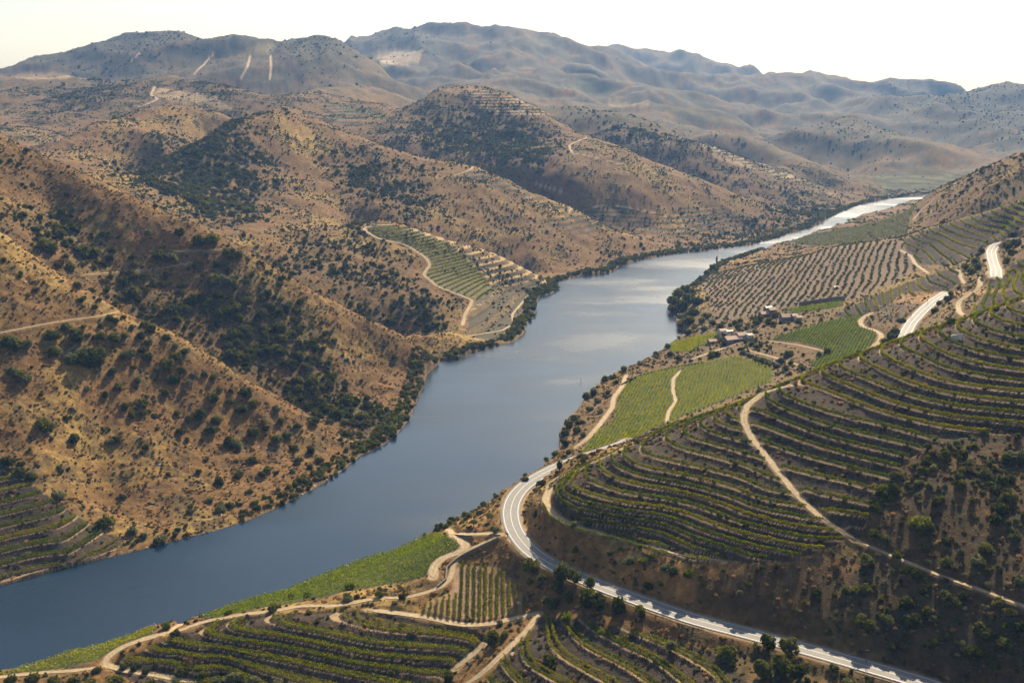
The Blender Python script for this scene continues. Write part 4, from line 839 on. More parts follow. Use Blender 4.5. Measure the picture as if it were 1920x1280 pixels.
L1B += [(x / 3, 853 + y / 3, r / 3 * 1.05) for x, y, r in [(1240,145,32),(1345,105,26),(1415,25,32),(1500,80,28),(1470,108,24),(1180,250,24),(1235,290,38),(1285,285,28),(1695,135,28),(1650,230,22),(1565,190,18),(330,215,44),(110,100,38),(180,115,34),(590,380,50),(740,430,36),(900,465,42),(1070,285,18),(695,235,20),(945,105,15),(1120,90,18),(1800,25,25),(1745,60,20),(120,50,20),(40,40,40)]]
for u, v, r in L1B:
    it = at_px(u, v, r, 'dark' if rng.random() < .72 else 'olivegreen', 420, 1000)
    if it: ITEMS.append(it)
NB = []
Z9 = lambda a: [(1280 + x / 3, 853 + y / 3, r / 3) for x, y, r in a]
for u, v, r in Z9([(1120,200,62),(1190,190,62),(1040,590,70),(1030,740,62),(980,760,50),(740,780,40),(1250,820,76),(1010,925,65),(1290,930,76),(1140,920,60),(1370,870,50),(1480,780,55),(1540,820,55),(1780,830,60),(1840,35,40),(1850,130,40),(1780,300,66),(1830,240,56),(1760,360,56),(1660,580,76),(1480,600,62),(1310,670,56),(1250,650,40),(1660,970,66),(1720,1010,66),(1790,1040,70),(1830,1080,60),(1650,1080,60),(1850,880,50),(1200,105,45),(1330,150,40),(1570,160,45),(1420,260,50),(1080,300,50),(1070,430,56),(1140,460,56),(1360,520,45),(1870,460,50),(1900,700,60),(1700,720,46),(1780,640,40),(1560,1060,44),(1900,960,60),(1880,1160,50),(1760,1180,45),(1570,540,40),(1380,600,40),(1200,560,40)]):
    it = at_px(u, v, r * .68, 'dark' if rng.random() < .75 else 'olivegreen', 230, 470)
    if it: ITEMS.append(it)
for u, v, r, k in [(1725,980,22,'bright'),(1180,1050,11,'olivegreen'),(1143,1035,9,'olivegreen'),(1150,1052,9,'dry'),(1205,1050,10,'bright'),(1078,983,9,'olivegreen'),(1102,980,10,'bright'),(1250,1060,10,'olivegreen'),(1264,1068,12,'olivegreen'),(1290,1075,11,'bright'),(1082,1030,8,'dark'),(1015,905,9,'dark'),(1190,990,7,'olivegreen'),(756,1117,9,'dark'),(513,1140,11,'dark'),(357,1152,7,'dark'),(330,1186,8,'dark'),(312,1172,9,'bright'),(335,1150,9,'bright'),(356,1235,14,'dry'),(182,1255,9,'dark'),(230,1222,5,'dark'),(235,1184,9,'olivegreen'),(92,1222,8,'olivegreen'),(415,1127,12,'olivegreen'),(465,1112,11,'olivegreen'),(490,1106,10,'olivegreen'),(265,1166,12,'dark'),(280,1160,12,'dark'),(300,1155,11,'dark'),(10,1246,12,'dark'),(30,1243,10,'olivegreen'),(545,1118,8,'bright'),(577,1114,8,'bright'),(650,1118,12,'olivegreen'),(655,1100,10,'bright'),(712,1114,9,'dark'),(832,1178,7,'dark'),(925,1190,11,'dark'),(945,1188,9,'dark'),(1030,1235,14,'dark'),(1170,1195,10,'dark'),(935,1000,0,'')]:
    if not k: continue
    it = at_px(u, v, r, k, 230, 520)
    if it: ITEMS.append(it)
# bottom-left thicket and bank bushes
for u, v, r, k in [(20,1275,12,'dark'),(60,1272,14,'dark'),(100,1278,14,'dark'),(140,1274,12,'dark'),(215,1278,16,'dark'),(170,1280,14,'dark'),(280,1282,12,'dark'),(440,1268,16,'olivegreen'),(480,1275,16,'olivegreen'),(410,1275,14,'olivegreen'),(520,1282,14,'olivegreen'),(380,1262,10,'dark'),(340,1260,12,'dark'),(230,1248,9,'dark'),(250,1252,8,'dark'),(275,1256,8,'dark'),(840,1270,12,'dark'),(820,1285,14,'dark')]:
    it = at_px(u, v, r, k, 200, 470)
    if it: ITEMS.append(it)
# riverside of the right bank
for u, v, r, k in [(910,912,8,'dark'),(925,903,8,'dark'),(945,909,7,'dark'),(960,899,7,'bright'),(940,925,6,'olivegreen'),(930,928,7,'olivegreen'),(905,940,9,'olivegreen'),(887,950,8,'dark'),(900,960,8,'olivegreen'),(880,965,9,'olivegreen'),(985,897,7,'olivegreen'),(1000,880,7,'olivegreen'),(1025,862,8,'bright'),(1017,870,6,'dark'),(1022,846,8,'dark'),(1040,850,7,'bright'),(1060,830,9,'dark'),(1058,812,9,'dark'),(1066,795,10,'dark'),(1075,782,10,'dark'),(1085,790,9,'olivegreen'),(1090,815,9,'olivegreen'),(1080,805,10,'dark'),(1098,742,10,'dark'),(1112,735,9,'dark'),(1120,750,8,'olivegreen'),(1105,765,8,'olivegreen'),(1125,770,7,'olivegreen'),(1140,735,6,'dark'),(1135,710,8,'dark'),(1150,705,8,'olivegreen'),(1172,692,9,'olivegreen'),(1155,716,6,'dark'),(1200,680,7,'olivegreen'),(1230,662,7,'olivegreen'),(1252,650,8,'olivegreen'),(1183,712,6,'dark'),(840,970,7,'olivegreen'),(855,972,7,'olivegreen'),(820,985,6,'olivegreen')]:
    it = at_px(u, v, r, k, 330, 900)
    if it: ITEMS.append(it)
# farm and roadside bushes
for u, v, r, k in [(1474,690,7,'dark'),(1482,680,6,'dark'),(1505,690,7,'dark'),(1478,663,9,'dark'),(1470,668,7,'olivegreen'),(1550,658,8,'dark'),(1535,664,7,'dark'),(1440,680,8,'olivegreen'),(1455,685,8,'olivegreen'),(1420,672,8,'olivegreen'),(1405,666,7,'olivegreen'),(1395,660,7,'olivegreen'),(1430,676,8,'dark'),(1465,676,8,'dark'),(1350,612,9,'dark'),(1385,612,7,'dark'),(1378,605,6,'dark'),(1425,598,9,'dark'),(1440,602,9,'dark'),(1455,590,8,'dark'),(1418,604,8,'dark'),(1450,605,8,'olivegreen'),(1400,614,6,'olivegreen'),(1415,620,6,'olivegreen'),(1395,634,6,'olivegreen'),(1410,638,7,'olivegreen'),(1418,650,6,'dark'),(1355,644,6,'olivegreen'),(1352,634,7,'olivegreen'),(1345,630,8,'olivegreen'),(1660,640,13,'dark'),(1672,632,13,'dark'),(1680,620,11,'dark'),(1690,600,9,'olivegreen'),(1760,568,7,'dark'),(1782,605,11,'dark'),(1778,560,8,'dark'),(1785,550,8,'olivegreen'),(1795,540,7,'olivegreen'),(1810,500,9,'dark'),(1820,508,9,'dark'),(1832,500,9,'dark'),(1828,490,9,'dark'),(1840,470,9,'olivegreen'),(1888,462,10,'dark'),(1898,475,10,'dark'),(1890,490,9,'dark'),(1905,455,11,'dark'),(1900,440,8,'dark'),(1720,618,0,'')]:
    if not k: continue
    it = at_px(u, v, r, k, 500, 1200)
    if it: ITEMS.append(it)
# the wooded point
for u, v, r, k in [(1262,565,12,'dark'),(1272,550,12,'dark'),(1285,542,10,'dark'),(1264,580,11,'dark'),(1278,575,14,'dark'),(1292,560,13,'dark'),(1300,585,14,'dark'),(1290,600,14,'dark'),(1282,592,12,'olivegreen'),(1305,565,12,'dark'),(1312,600,11,'olivegreen'),(1276,606,9,'olivegreen'),(1298,545,8,'olivegreen'),(1305,530,8,'olivegreen'),(1316,522,8,'olivegreen'),(1325,512,8,'dark'),(1335,502,8,'dark'),(1300,612,8,'olivegreen'),(1325,590,9,'olivegreen'),(1348,490,5,'dark'),(1356,494,6,'olivegreen'),(1455,461,5,'dark'),(1320,615,9,'olivegreen'),(1335,605,9,'olivegreen')]:
    it = at_px(u, v, r, k, 600, 1300)
    if it: ITEMS.append(it)

# scattered scrub
dY = np.gradient(rows)[:, None]; da = np.gradient(cols)[None]
AREA = YY * da * dY
wet = inr | (DS < 1.0)
built = np.clip(soft(m_r1 | m_r2 | m_r2b | m_low | m_br | m_lv | m_fa | m_fb | m_fc | m_fd | m_fe | m_rp | m_ol, 2) * 2, 0, 1)
occ2 = np.clip(soft(OCC > .2, 2) * 2, 0, 1)
leftw = (1 - rightside)
clump = np.clip(.10 + 2.2 * fbm(XX, YY, 55, 3, 111), 0, 3.2)
dn = leftw * (.0105 * clump + .055 * DARK ** 1.3) * (YY < 1000) + leftw * (.0110 * clump + .062 * DARK ** 1.3) * ((YY >= 1000) & (YY < 2400)) + (.0003 * clump + .006 * DARK) * (YY >= 2400) * (YY < 6500)
dn = dn + rightside * (.008 * clump + np.where(YY < 450, .016, .040) * DARK) * (YY < 1150)
dn = dn + .016 * zone([(1320,640),(1340,600),(1400,585),(1500,590),(1560,600),(1440,640),(1500,690),(1480,720),(1390,665)], 650, 950, 6, U1, V1) + .012 * zone([(1160,740),(1180,690),(1260,650),(1330,640),(1350,670),(1250,690),(1190,712)], 600, 900, 4, U1, V1)
shore_l = (DS < 13) * (DS > 1.5) * (AX < np.interp(YY, [400, 800, 1200, 2300], [-.05, .02, .2, .42])) * (YY > 420)
dn = dn + shore_l * np.where(YY < 560, .022, .075) * (.6 + .8 * (noise(XX / 18, YY / 18, 113) > -.2))
dn = np.where(VIS & ~wet, dn * (1 - built) * (1 - occ2) * (1 - .8 * soft(m_l2v, 2)) * (1 + .8 * soft(m_l2t, 2) * (n2 > 0)) * (1 - .8 * soft(m_gs | m_r3, 2)), 0) * AREA
dn[(AX < -.72) | (AX > .72)] = 0
g = np.random.default_rng(5)
pick = np.nonzero(g.random(dn.shape) < np.minimum(dn, .9)); print('scrub', len(pick[0]))
jj, ii = pick; nP = len(jj)
sx = XX[jj, ii] + (g.random(nP) - .5) * AREA[jj, ii] ** .5; sy = YY[jj, ii] + (g.random(nP) - .5) * AREA[jj, ii] ** .5; sz = hgt(sx, sy)
rad = np.exp(g.normal(math.log(1.08), .45, nP)) * (1 + .75 * DARK[jj, ii]); rad = np.where(sy > 1000, rad * .92, rad); rad = np.where(sy > 2400, rad * 1.15, rad)
sh = shore_l[jj, ii] > 0; rad = np.where(sh, 1.1 + 1.9 * g.random(nP) * np.where(sy < 650, .6, 1), rad)
rad = np.clip(rad, .5, 9)
kr = g.random(nP); kind = np.where(kr < .62 + .3 * DARK[jj, ii], 0, np.where(kr < .90, 1, 2))   # dark, olive green, dry
kind = np.where(sh & (kr < .12), 3, kind)
KN = ['dark', 'olivegreen', 'dry', 'bright']; 
su, sv = proj(sx, sy, sz)
for k in range(nP): ITEMS.append((sx[k], sy[k], sz[k], rad[k], KN[kind[k]], su[k], sv[k]))
ITEMS.sort(key=lambda t: -t[3] / t[1])
# ------- place names for labels
def where(u, v, x, y):
    if x / y < 0.0 + (y > 700) * .1 and y < 620 and u < 780 and v > 430 and not (x > -230 and v > 1060 and u > 300): 
        ds = float(sample(np.minimum(DS, 99), x, y))
        if ds < 14: return 'at the waterline of the left bank'
        if v > 853: return 'on the golden left bank slope'
        return 'on the near spur of the left hillside'
    if u < 860 and y < 960 and v < 860:
        if float(sample(DARK, x, y)) > .45: return 'in the wooded left gully'
        ds = float(sample(np.minimum(DS, 99), x, y))
        if ds < 14: return 'by the small left inlet'
        return 'on the rear slope of the left hillside'
    if u < 1060 and y < 1260: return 'on the vineyard peninsula'
    if y >= 1150: return 'on the central hills'
    if y < 470:
        if u > 1600 and v > 1010 and v > 1012 + (u - 1605) * .385: return 'on the scrubby slope above the road'
        if u > 1600: return 'in the scrub beside the terraced hillside'
        if u < 700: return 'by the riverside tracks at bottom left'
        if u < 960 and v < 1010: return 'between the road bend and the river'
        if u > 985 and v < 1110 and v > 940: return 'on the brown bank above the road'
        if v > 1060 and u < 1500 : return 'below the road'
        return 'on the slope above the road'
    if u < 1250: return 'between the river and large vineyard'
    if u < 1345: return 'on the wooded point by the river'
    if u < 1600: return 'around the farm buildings'
    return 'beside the upper road'
def size_word(r): return 'large' if r > 3.4 else 'medium' if r > 2.3 else 'small'
from collections import defaultdict
IND, REST = ITEMS[:300], ITEMS[300:]
px_ = np.array([[t[0], t[1]] for t in IND])
labs = []
for t in IND:
    d = np.hypot(px_[:, 0] - t[0], px_[:, 1] - t[1]); near_ = np.sort(d)[1]
    st = 'alone' if near_ > 4.2 * t[3] else 'crowded' if near_ < 1.9 * t[3] else ''
    labs.append((' '.join([size_word(t[3]), HUE[t[4]], 'bush', st, where(t[5], t[6], t[0], t[1])])).replace('  ', ' '))
def single_out(labs, uv):
    by = defaultdict(list)
    for k, l in enumerate(labs): by[l].append(k)
    out = list(labs)
    for l, ks in by.items():
        if len(ks) < 2: continue
        ks = sorted(ks, key=lambda k: uv[k][0]); used = set()
        if len(ks) == 2: nm = [(ks[0], ', left of two'), (ks[1], ', right of two')]
        elif len(ks) == 3: nm = [(ks[0], ', leftmost of three'), (ks[1], ', middle of three'), (ks[2], ', rightmost of three')]
        else:
            nm = [(ks[0], ', leftmost such'), (ks[-1], ', rightmost such')]; r_ = sorted(ks[1:-1], key=lambda k: uv[k][1]); nm += [(r_[0], ', farthest up')]
            if len(r_) > 1: nm.append((r_[-1], ', lowest down'))
        for k, s in nm: out[k] = l + s
    return out
labs = single_out(labs, [(t[5], t[6]) for t in IND])
for t, lb in zip(IND, labs):
    me = PROTO[t[4]][int(g.integers(0, len(PROTO[t[4]])))]
    o = obj('bush', me, None, loc=(t[0], t[1], t[2] - .1 * t[3]), label=lb, category='bush', group='bushes ' + where(t[5], t[6], t[0], t[1]))
    o.scale = (t[3], t[3], t[3] * (.8 + .3 * g.random())); o.rotation_euler = (0, 0, g.random() * 6.28)

def scatter(name, label, pts, kinds):          # uncountable growth: one object that instances crowns on points
    col = bpy.data.collections.new(name + '_crowns'); protos = []
    for kd in kinds:
        for me in PROTO[kd]: protos.append((kd, me))
    for q, (kd, me) in enumerate(protos): po = bpy.data.objects.new('crown_%03d' % q, me); col.objects.link(po)
    idx_of = defaultdict(list)
    for q, (kd, me) in enumerate(protos): idx_of[kd].append(q)
    n = len(pts); me = bpy.data.meshes.new(name); me.vertices.add(n); P_ = np.array([[t[0], t[1], t[2] - .1 * t[3]] for t in pts], np.float32); me.vertices.foreach_set('co', P_.ravel())
    me.attributes.new('scl', 'FLOAT', 'POINT').data.foreach_set('value', np.array([t[3] for t in pts], np.float32))
    me.attributes.new('rot', 'FLOAT', 'POINT').data.foreach_set('value', (g.random(n) * 6.28).astype(np.float32))
    me.attributes.new('pick', 'INT', 'POINT').data.foreach_set('value', np.array([idx_of[t[4]][int(g.integers(0, len(idx_of[t[4]])))] for t in pts], np.int32))
    o = obj(name, me, None, kind='stuff', label=label)
    ng = bpy.data.node_groups.new(name, 'GeometryNodeTree'); ng.interface.new_socket('Geometry', in_out='INPUT', socket_type='NodeSocketGeometry'); ng.interface.new_socket('Geometry', in_out='OUTPUT', socket_type='NodeSocketGeometry')
    gi = ng.nodes.new('NodeGroupInput'); go = ng.nodes.new('NodeGroupOutput'); ip = ng.nodes.new('GeometryNodeInstanceOnPoints'); ci = ng.nodes.new('GeometryNodeCollectionInfo')
    ci.inputs['Collection'].default_value = col; ci.inputs['Separate Children'].default_value = True; ci.inputs['Reset Children'].default_value = True
    def at(nm, ty):
        a = ng.nodes.new('GeometryNodeInputNamedAttribute'); a.data_type = ty; a.inputs[0].default_value = nm; return a.outputs[0]
    ip.inputs['Pick Instance'].default_value = True; cx = ng.nodes.new('ShaderNodeCombineXYZ')
    ng.links.new(gi.outputs[0], ip.inputs['Points']); ng.links.new(ci.outputs[0], ip.inputs['Instance']); ng.links.new(at('pick', 'INT'), ip.inputs['Instance Index'])
    ng.links.new(at('rot', 'FLOAT'), cx.inputs['Z']); ng.links.new(cx.outputs[0], ip.inputs['Rotation']); ng.links.new(at('scl', 'FLOAT'), ip.inputs['Scale']); ng.links.new(ip.outputs[0], go.inputs[0])
    md = o.modifiers.new('scatter', 'NODES'); md.node_group = ng; return o
scatter('scrub', 'scattered scrub and thickets over the hills', REST, ['dark', 'olivegreen', 'dry', 'bright'])
# fine low scrub that speckles the slopes
ds_ = (leftw * (.020 * np.clip(.3 + 1.3 * n2 + .6 * n1, 0, 1.6) + .03 * DARK) * (YY < 1000) + (.045 * np.clip(.35 + 1.3 * n2 + .6 * n1, 0, 1.6) + .02 * DARK) * ((YY >= 1000) & (YY < 2400)) * leftw + rightside * np.clip(.5 + 1.2 * n2, 0.1, 1.5) * np.where(YY < 500, .10, .07) * (YY < 1150))
ds_ = np.where(VIS & ~wet, (ds_ * (1 - built) + .035 * BNK * (YY < 520)) * (1 - occ2) * (1 - .7 * soft(m_gs | m_r3, 2)), 0) * AREA * (np.abs(AX) < .7)
jj, ii = np.nonzero(g.random(ds_.shape) < ds_); nP = len(jj); print('fine scrub', nP)
qx = XX[jj, ii] + (g.random(nP) - .5); qy = YY[jj, ii] + (g.random(nP) - .5); qz = hgt(qx, qy); qr = np.exp(g.normal(math.log(.72), .35, nP)) * np.where(qy > 1000, 1.35, 1); qk = g.random(nP)
scatter('low_scrub', 'fine low scrub speckling the dry slopes', [(qx[k], qy[k], qz[k], qr[k], 'speck_dark' if qk[k] < .28 else 'speck_olive' if qk[k] < .82 else 'speck_dry') for k in range(nP)], ['speck_dark', 'speck_olive', 'speck_dry'])
# loose rock on slopes, banks and waterline
ROCK = simple('schist_rock', (.27, .24, .21), .9, .4, 1.5, bump=.6)
for i_ in range(3):
    q_ = np.random.default_rng(400 + i_); bm_ = MB(); ph = (1 + 5 ** .5) / 2
    iv = np.array([(-1, ph, 0), (1, ph, 0), (-1, -ph, 0), (1, -ph, 0), (0, -1, ph), (0, 1, ph), (0, -1, -ph), (0, 1, -ph), (ph, 0, -1), (ph, 0, 1), (-ph, 0, -1), (-ph, 0, 1)]) / 1.9
    iv = iv * (.7 + .6 * q_.random((12, 1))) * np.array([1.1, .8, .55]); bm_.add(iv, [(0, 11, 5), (0, 5, 1), (0, 1, 7), (0, 7, 10), (0, 10, 11), (1, 5, 9), (5, 11, 4), (11, 10, 2), (10, 7, 6), (7, 1, 8), (3, 9, 4), (3, 4, 2), (3, 2, 6), (3, 6, 8), (3, 8, 9), (4, 9, 5), (2, 4, 11), (6, 2, 10), (8, 6, 7), (9, 8, 1)])
    me_ = bm_.mesh('rock'); me_.materials.append(ROCK); PROTO.setdefault('rock', []).append(me_)
zr = zone([(1640,575),(1690,556),(1720,565),(1700,590),(1650,600)], 600, 900, 2, U1, V1) | zone([(1005,925),(1030,915),(1026,950),(1040,985),(1015,965)], 380, 480, 2, U1, V1) | zone([(826,1050),(848,1052),(846,1095),(826,1098)], 340, 460, 2, U1, V1)
dr = .010 * np.clip(noise(XX / 25, YY / 25, 151) * 2.2 - .5, 0, 1.5) * wild * (YY < 1000) + .05 * (DS < 3.5) * (YY < 900) + .16 * zr
dr = np.where(VIS & ~inr, dr * (1 - occ2), 0) * AREA * (np.abs(AX) < .7)
jj, ii = np.nonzero(g.random(dr.shape) < dr); nP = len(jj); rx_, ry_ = XX[jj, ii], YY[jj, ii]; rz_ = hgt(rx_, ry_); rs_ = .35 + .9 * g.random(nP) ** 2
scatter('loose_rocks', 'pale loose rocks on the banks and slopes', [(rx_[k], ry_[k], rz_[k], rs_[k], 'rock') for k in range(nP)], ['rock'])
# low dry tufts
dt = (.30 * (YY < 900) * leftw * (1 - .3 * DARK) + .22 * rightside * (YY < 560) + .05 * rightside * (YY >= 560) * (YY < 900)) * np.clip(.5 + noise(XX / 9, YY / 9, 121), .05, 1.4)
dt = np.where(VIS & ~wet, dt * (1 - np.clip(built - .75 * BNK, 0, 1)) * (1 - occ2), 0) * AREA * (np.abs(AX) < .7)
jj, ii = np.nonzero(g.random(dt.shape) < dt); nP = len(jj); print('tufts', nP)
tk = g.random(nP); TP = []
tx = XX[jj, ii] + (g.random(nP) - .5); ty = YY[jj, ii] + (g.random(nP) - .5); tz = hgt(tx, ty); tr_ = .35 + .85 * g.random(nP) ** 2
ad = DARK[jj, ii] * .35 + BNK[jj, ii] * .2
TP = [(tx[k], ty[k], tz[k], tr_[k], 'straw' if tk[k] > .40 + ad[k] else 'dry' if tk[k] > .16 else 'olivegreen') for k in range(nP)]
scatter('dry_grass_tufts', 'tufts of straw and low dry scrub on the slopes', TP, ['straw', 'dry', 'olivegreen'])

# ------------------------------------------------------------------ trees with trunks by the road
def tree(u, v, r, kind, label, cat='tree', name='tree', y0=230, y1=1300, group=None, zs=1.0):
    it = at_px(u, v, r, kind, y0, y1)
    if it is None: return None
    x, y, z, rr_, _, _, _ = it
    e = empty(name, (x, y, z), label, cat, group, g.random() * 6.28); me = PROTO[kind][int(g.integers(0, len(PROTO[kind])))]
    low = .32 * rr_
    c = obj('crown', me, None, e, (0, 0, low)); c.scale = (rr_, rr_, rr_ * zs); t = obj('trunk', TRK[int(g.integers(0, 3))], BARK, e); t.scale = (rr_ * .9,) * 3
    return e
GT = 'dark trees below the road'
for u, v, r, k, lb in [(998,1070,17,'dark','dark green tree leftmost of the clump under the road barrier'),(1018,1088,13,'olivegreen','olive tinted tree beside the leftmost dark tree under the barrier'),(1052,1080,17,'dark','broad dark tree closest under the road barrier'),(1077,1088,14,'dark','dark tree tucked right behind the broad one by the barrier'),(1048,1106,15,'dark','dark tree in the middle of the clump under the road'),(1030,1132,16,'olivegreen','dull green tree at the lower left of the clump'),(1066,1126,12,'dark','small dark tree in the heart of the clump'),(1107,1098,12,'dark','dark tree right of the barrier clump, near the road edge'),(1098,1130,20,'dark','largest dark tree at the centre of the clump'),(1126,1136,16,'dark','dark tree just right of the largest one'),(1157,1142,17,'dark','tall dark tree standing right of the clump'),(1200,1150,11,'dark','lone dark tree farthest right below the road'),(1062,1160,12,'bright','bright green round tree below the dark clump'),(1258,1212,14,'olivegreen','olive tree near the right end of the lower terraces'),
  (1440,1212,16,'dark','tall dark tree under the road at lower right'),(1478,1220,17,'dark','second tall dark tree under the road at lower right'),(1466,1258,22,'dark','broad dark tree at the bottom edge'),(1430,1266,19,'dark','dark tree at the bottom edge, left of the broad one'),(1500,1266,16,'dark','dark tree at the bottom edge, right of the broad one'),(927,994,9,'olivegreen','small green tree at the road junction'),(873,970,9,'olive','small olive tree above the junction track, left one'),(915,972,9,'olive','small olive tree above the junction track, right one'),(888,982,8,'olive','small olive tree above the junction track, middle one'),(924,1205,14,'dark','lone dark tree casting shade across the rutted track')]:
    tree(u, v, r, k, lb, group=GT if v > 1050 else None, zs=1.25 if k == 'dark' else 1)
tree(1050,878,8,'tall','narrow dark tree standing at the edge of the road','tree','roadside_tree', 400, 520)
tree(1095,862,9,'olive','thin pale tree beside the road, right of the dark one','tree','roadside_tree', 400, 520)
tree(1112,852,7,'olivegreen','leafy tree by the road before it hides behind the terraces','tree','roadside_tree', 400, 520)
cy = hit(1343, 497, 900, 1400)
if cy is not None:
    e = empty('cypress', tuple(cy), 'slim dark cypress on the point above the river', 'cypress tree'); c = obj('crown', PROTO['cypress'][0], None, e); c.scale = (1.7, 1.7, 2.1); obj('trunk', TRK[0], BARK, e).scale = (2, 2, 2)
# olive grove
ol = []
ang_ = R(-25); c_, s_ = math.cos(ang_), math.sin(ang_)
yy_, xx_ = np.nonzero(m_ol & VIS); bx, by = XX[yy_, xx_], YY[yy_, xx_]; A_ = bx * c_ + by * s_; B_ = -bx * s_ + by * c_
for a in np.arange(A_.min(), A_.max(), 7.2):
    for b in np.arange(B_.min(), B_.max(), 4.2):
        a2 = a + 5 * float(noise(b / 70, a / 120, 141)) + g.normal(0, .5); b2 = b + g.normal(0, .6); x = a2 * c_ - b2 * s_; y = a2 * s_ + b2 * c_
        if sample(m_ol.astype(float), x, y) > .5 and sample(OCC, x, y) < .2 and sample(VIS.astype(float), x, y) > .3 and g.random() > .13:
            ol.append((x, y, float(hgt(x, y)), 1.15 + .75 * g.random()))
ol.sort(key=lambda t: -t[3] / t[1]); print('olives', len(ol))
uvo = [tuple(map(float, proj(t[0], t[1], t[2]))) for t in ol[:300]]
def olab(u, v): return 'small grey-green olive tree in the ' + ('lower rows near the farm' if v > 565 else 'middle rows left of the gravel fork' if u < 1520 else 'dense rows under the white tower')
lo = single_out([olab(*q) for q in uvo], uvo)
for t, lb in zip(ol[:300], lo):
    e = empty('olive_tree', t[:3], lb, 'olive tree', 'olive trees planted in rows', g.random() * 6); c = obj('crown', PROTO['olive'][int(g.integers(0, 3))], None, e); c.scale = (t[3],) * 3; k = obj('trunk', TRKO[int(g.integers(0, 2))], BARK, e); k.scale = (t[3],) * 3
scatter('olive_grove', 'remaining olive trees of the pale grove', [(*t, 'olive') for t in ol[300:]], ['olive'])

# ------------------------------------------------------------------ buildings
ROOF = simple('terracotta_tiles', (.46, .32, .245), .85, .2, 1.2); WALLW = simple('whitewash', (.72, .69, .63), .9, .1, .6); WALLS = simple('schist_wall', (.17, .14, .115), .95, .35, 1.5, bump=.6); GLASS = simple('dark_window', (.03, .035, .04), .2, .1); WOOD = simple('wood_door', (.13, .08, .05), .7, .2); GREY = simple('grey_sheet', (.30, .31, .33), .6, .15)
CONC = simple('pale_concrete', (.50, .45, .38), .9, .2, .6, bump=.3)
def house(u, v, yaw, Ln, D, hw, hr, wall, roof, label, name='farmhouse', nwin=3, y0=600, y1=1200, chim=False):
    p = hit(u, v, y0, y1)
    if p is None: print('no house', label); return
    e = empty(name, (p[0], p[1], p[2] - .3), label, 'building', None, R(yaw)); a, b = Ln / 2, D / 2
    m = MB(); m.box(-a, a, -b, b, -1.5, hw); m.add([(-a, -b, hw), (-a, b, hw), (-a, 0, hw + hr), (a, -b, hw), (a, b, hw), (a, 0, hw + hr)], [(0, 2, 1), (3, 4, 5)]); obj('wall', m.mesh('wall'), wall, e)
    o = .35; t = .18; sl = hr / b; m = MB(); zl = hw - o * sl
    pts = lambda x: [(x, -b - o, zl + .02), (x, 0, hw + hr + .02), (x, b + o, zl + .02), (x, b + o, zl + t), (x, 0, hw + hr + t), (x, -b - o, zl + t)]
    m.add(pts(-a - o) + pts(a + o), [(0, 1, 4, 5), (1, 2, 3, 4), (11, 10, 7, 6), (10, 9, 8, 7), (0, 6, 7, 1), (1, 7, 8, 2), (3, 9, 10, 4), (4, 10, 11, 5), (2, 8, 9, 3), (5, 11, 6, 0)]); ro = obj('roof', m.mesh('roof'), roof, e)
    if chim: m = MB(); m.box(-.4, .4, .3, 1.0, hw, hw + hr + 1.1); q = obj('chimney', m.mesh('chimney'), wall, ro, (a * .5, 0, 0))
    for k in range(nwin):
        x = -a + Ln * (k + .5) / nwin
        if k == nwin // 2: m = MB(); m.box(x - .55, x + .55, -b - .05, -b + .05, 0, 2.1); obj('door', m.mesh('door'), WOOD, e)
        else:
            m = MB(); m.box(x - .6, x + .6, -b - .06, -b + .05, 1.0, 2.1); f = obj('window', m.mesh('window'), WALLW if wall is not WALLW else WOOD, e); m = MB(); m.box(x - .45, x + .45, -b - .09, -b - .07, 1.1, 2.0); obj('pane', m.mesh('pane'), GLASS, f)
    return e
house(1374, 640, 24, 17, 8, 3.2, 2.2, WALLS, ROOF, 'long farmhouse with pale terracotta roof, nearest the gravel yard', nwin=5, chim=True)
house(1389, 634, 24, 9, 7, 3.6, 2.0, WALLS, ROOF, 'terracotta roofed wing on the right end of the long farmhouse', nwin=3)
house(1404, 633, 24, 5, 6, 3.2, .6, WALLW, CONC, 'small white walled annex right of the long farmhouse', 'farm_annex', 2)
house(1335, 643, 15, 7, 5, 2.4, 1.4, WALLS, ROOF, 'small low shed with terracotta roof left of the long farmhouse', 'farm_shed', 2)
house(1354, 624, 20, 7, 6, 3.0, 1.2, CONC, ROOF, 'tan walled outbuilding behind the long farmhouse', 'outbuilding', 2)
house(1367, 624, 20, 6, 4, 2.2, .5, WALLW, GREY, 'low white lean-to between outbuilding and trees', 'lean_to', 2)
house(1432, 594, 20, 8, 6, 3.6, 1.8, WALLS, ROOF, 'upper farmhouse with lower terracotta roof among dark trees', nwin=3)
house(1446, 590, 20, 7, 6, 5.4, 1.8, WALLS, ROOF, 'taller terracotta roofed block of the upper farm', nwin=3)
house(1440, 582, 20, 7, 5, 3.4, .9, WALLS, GREY, 'grey roofed barn behind the upper farmhouse', 'barn', 2)
house(1476, 600, 8, 12, 7, 3.8, 2.2, WALLS, ROOF, 'separate house with broad terracotta roof right of the upper farm', nwin=4)
house(1489, 598, 8, 5, 6, 3.6, 1.4, WALLS, ROOF, 'narrow terracotta annex right of the broad roofed house', 'annex', 2)
house(1497, 600, 8, 5, 5, 3.2, 1.2, CONC, ROOF, 'small pinkish hut farthest right of the farm', 'hut', 2)
house(1567, 541, 10, 4.5, 3.5, 2.0, .6, CONC, WALLW, 'white roofed shed at the gravel fork in the olive grove', 'white_shed', 2, 800, 1200)
p = hit(1652, 449, 900, 1250)
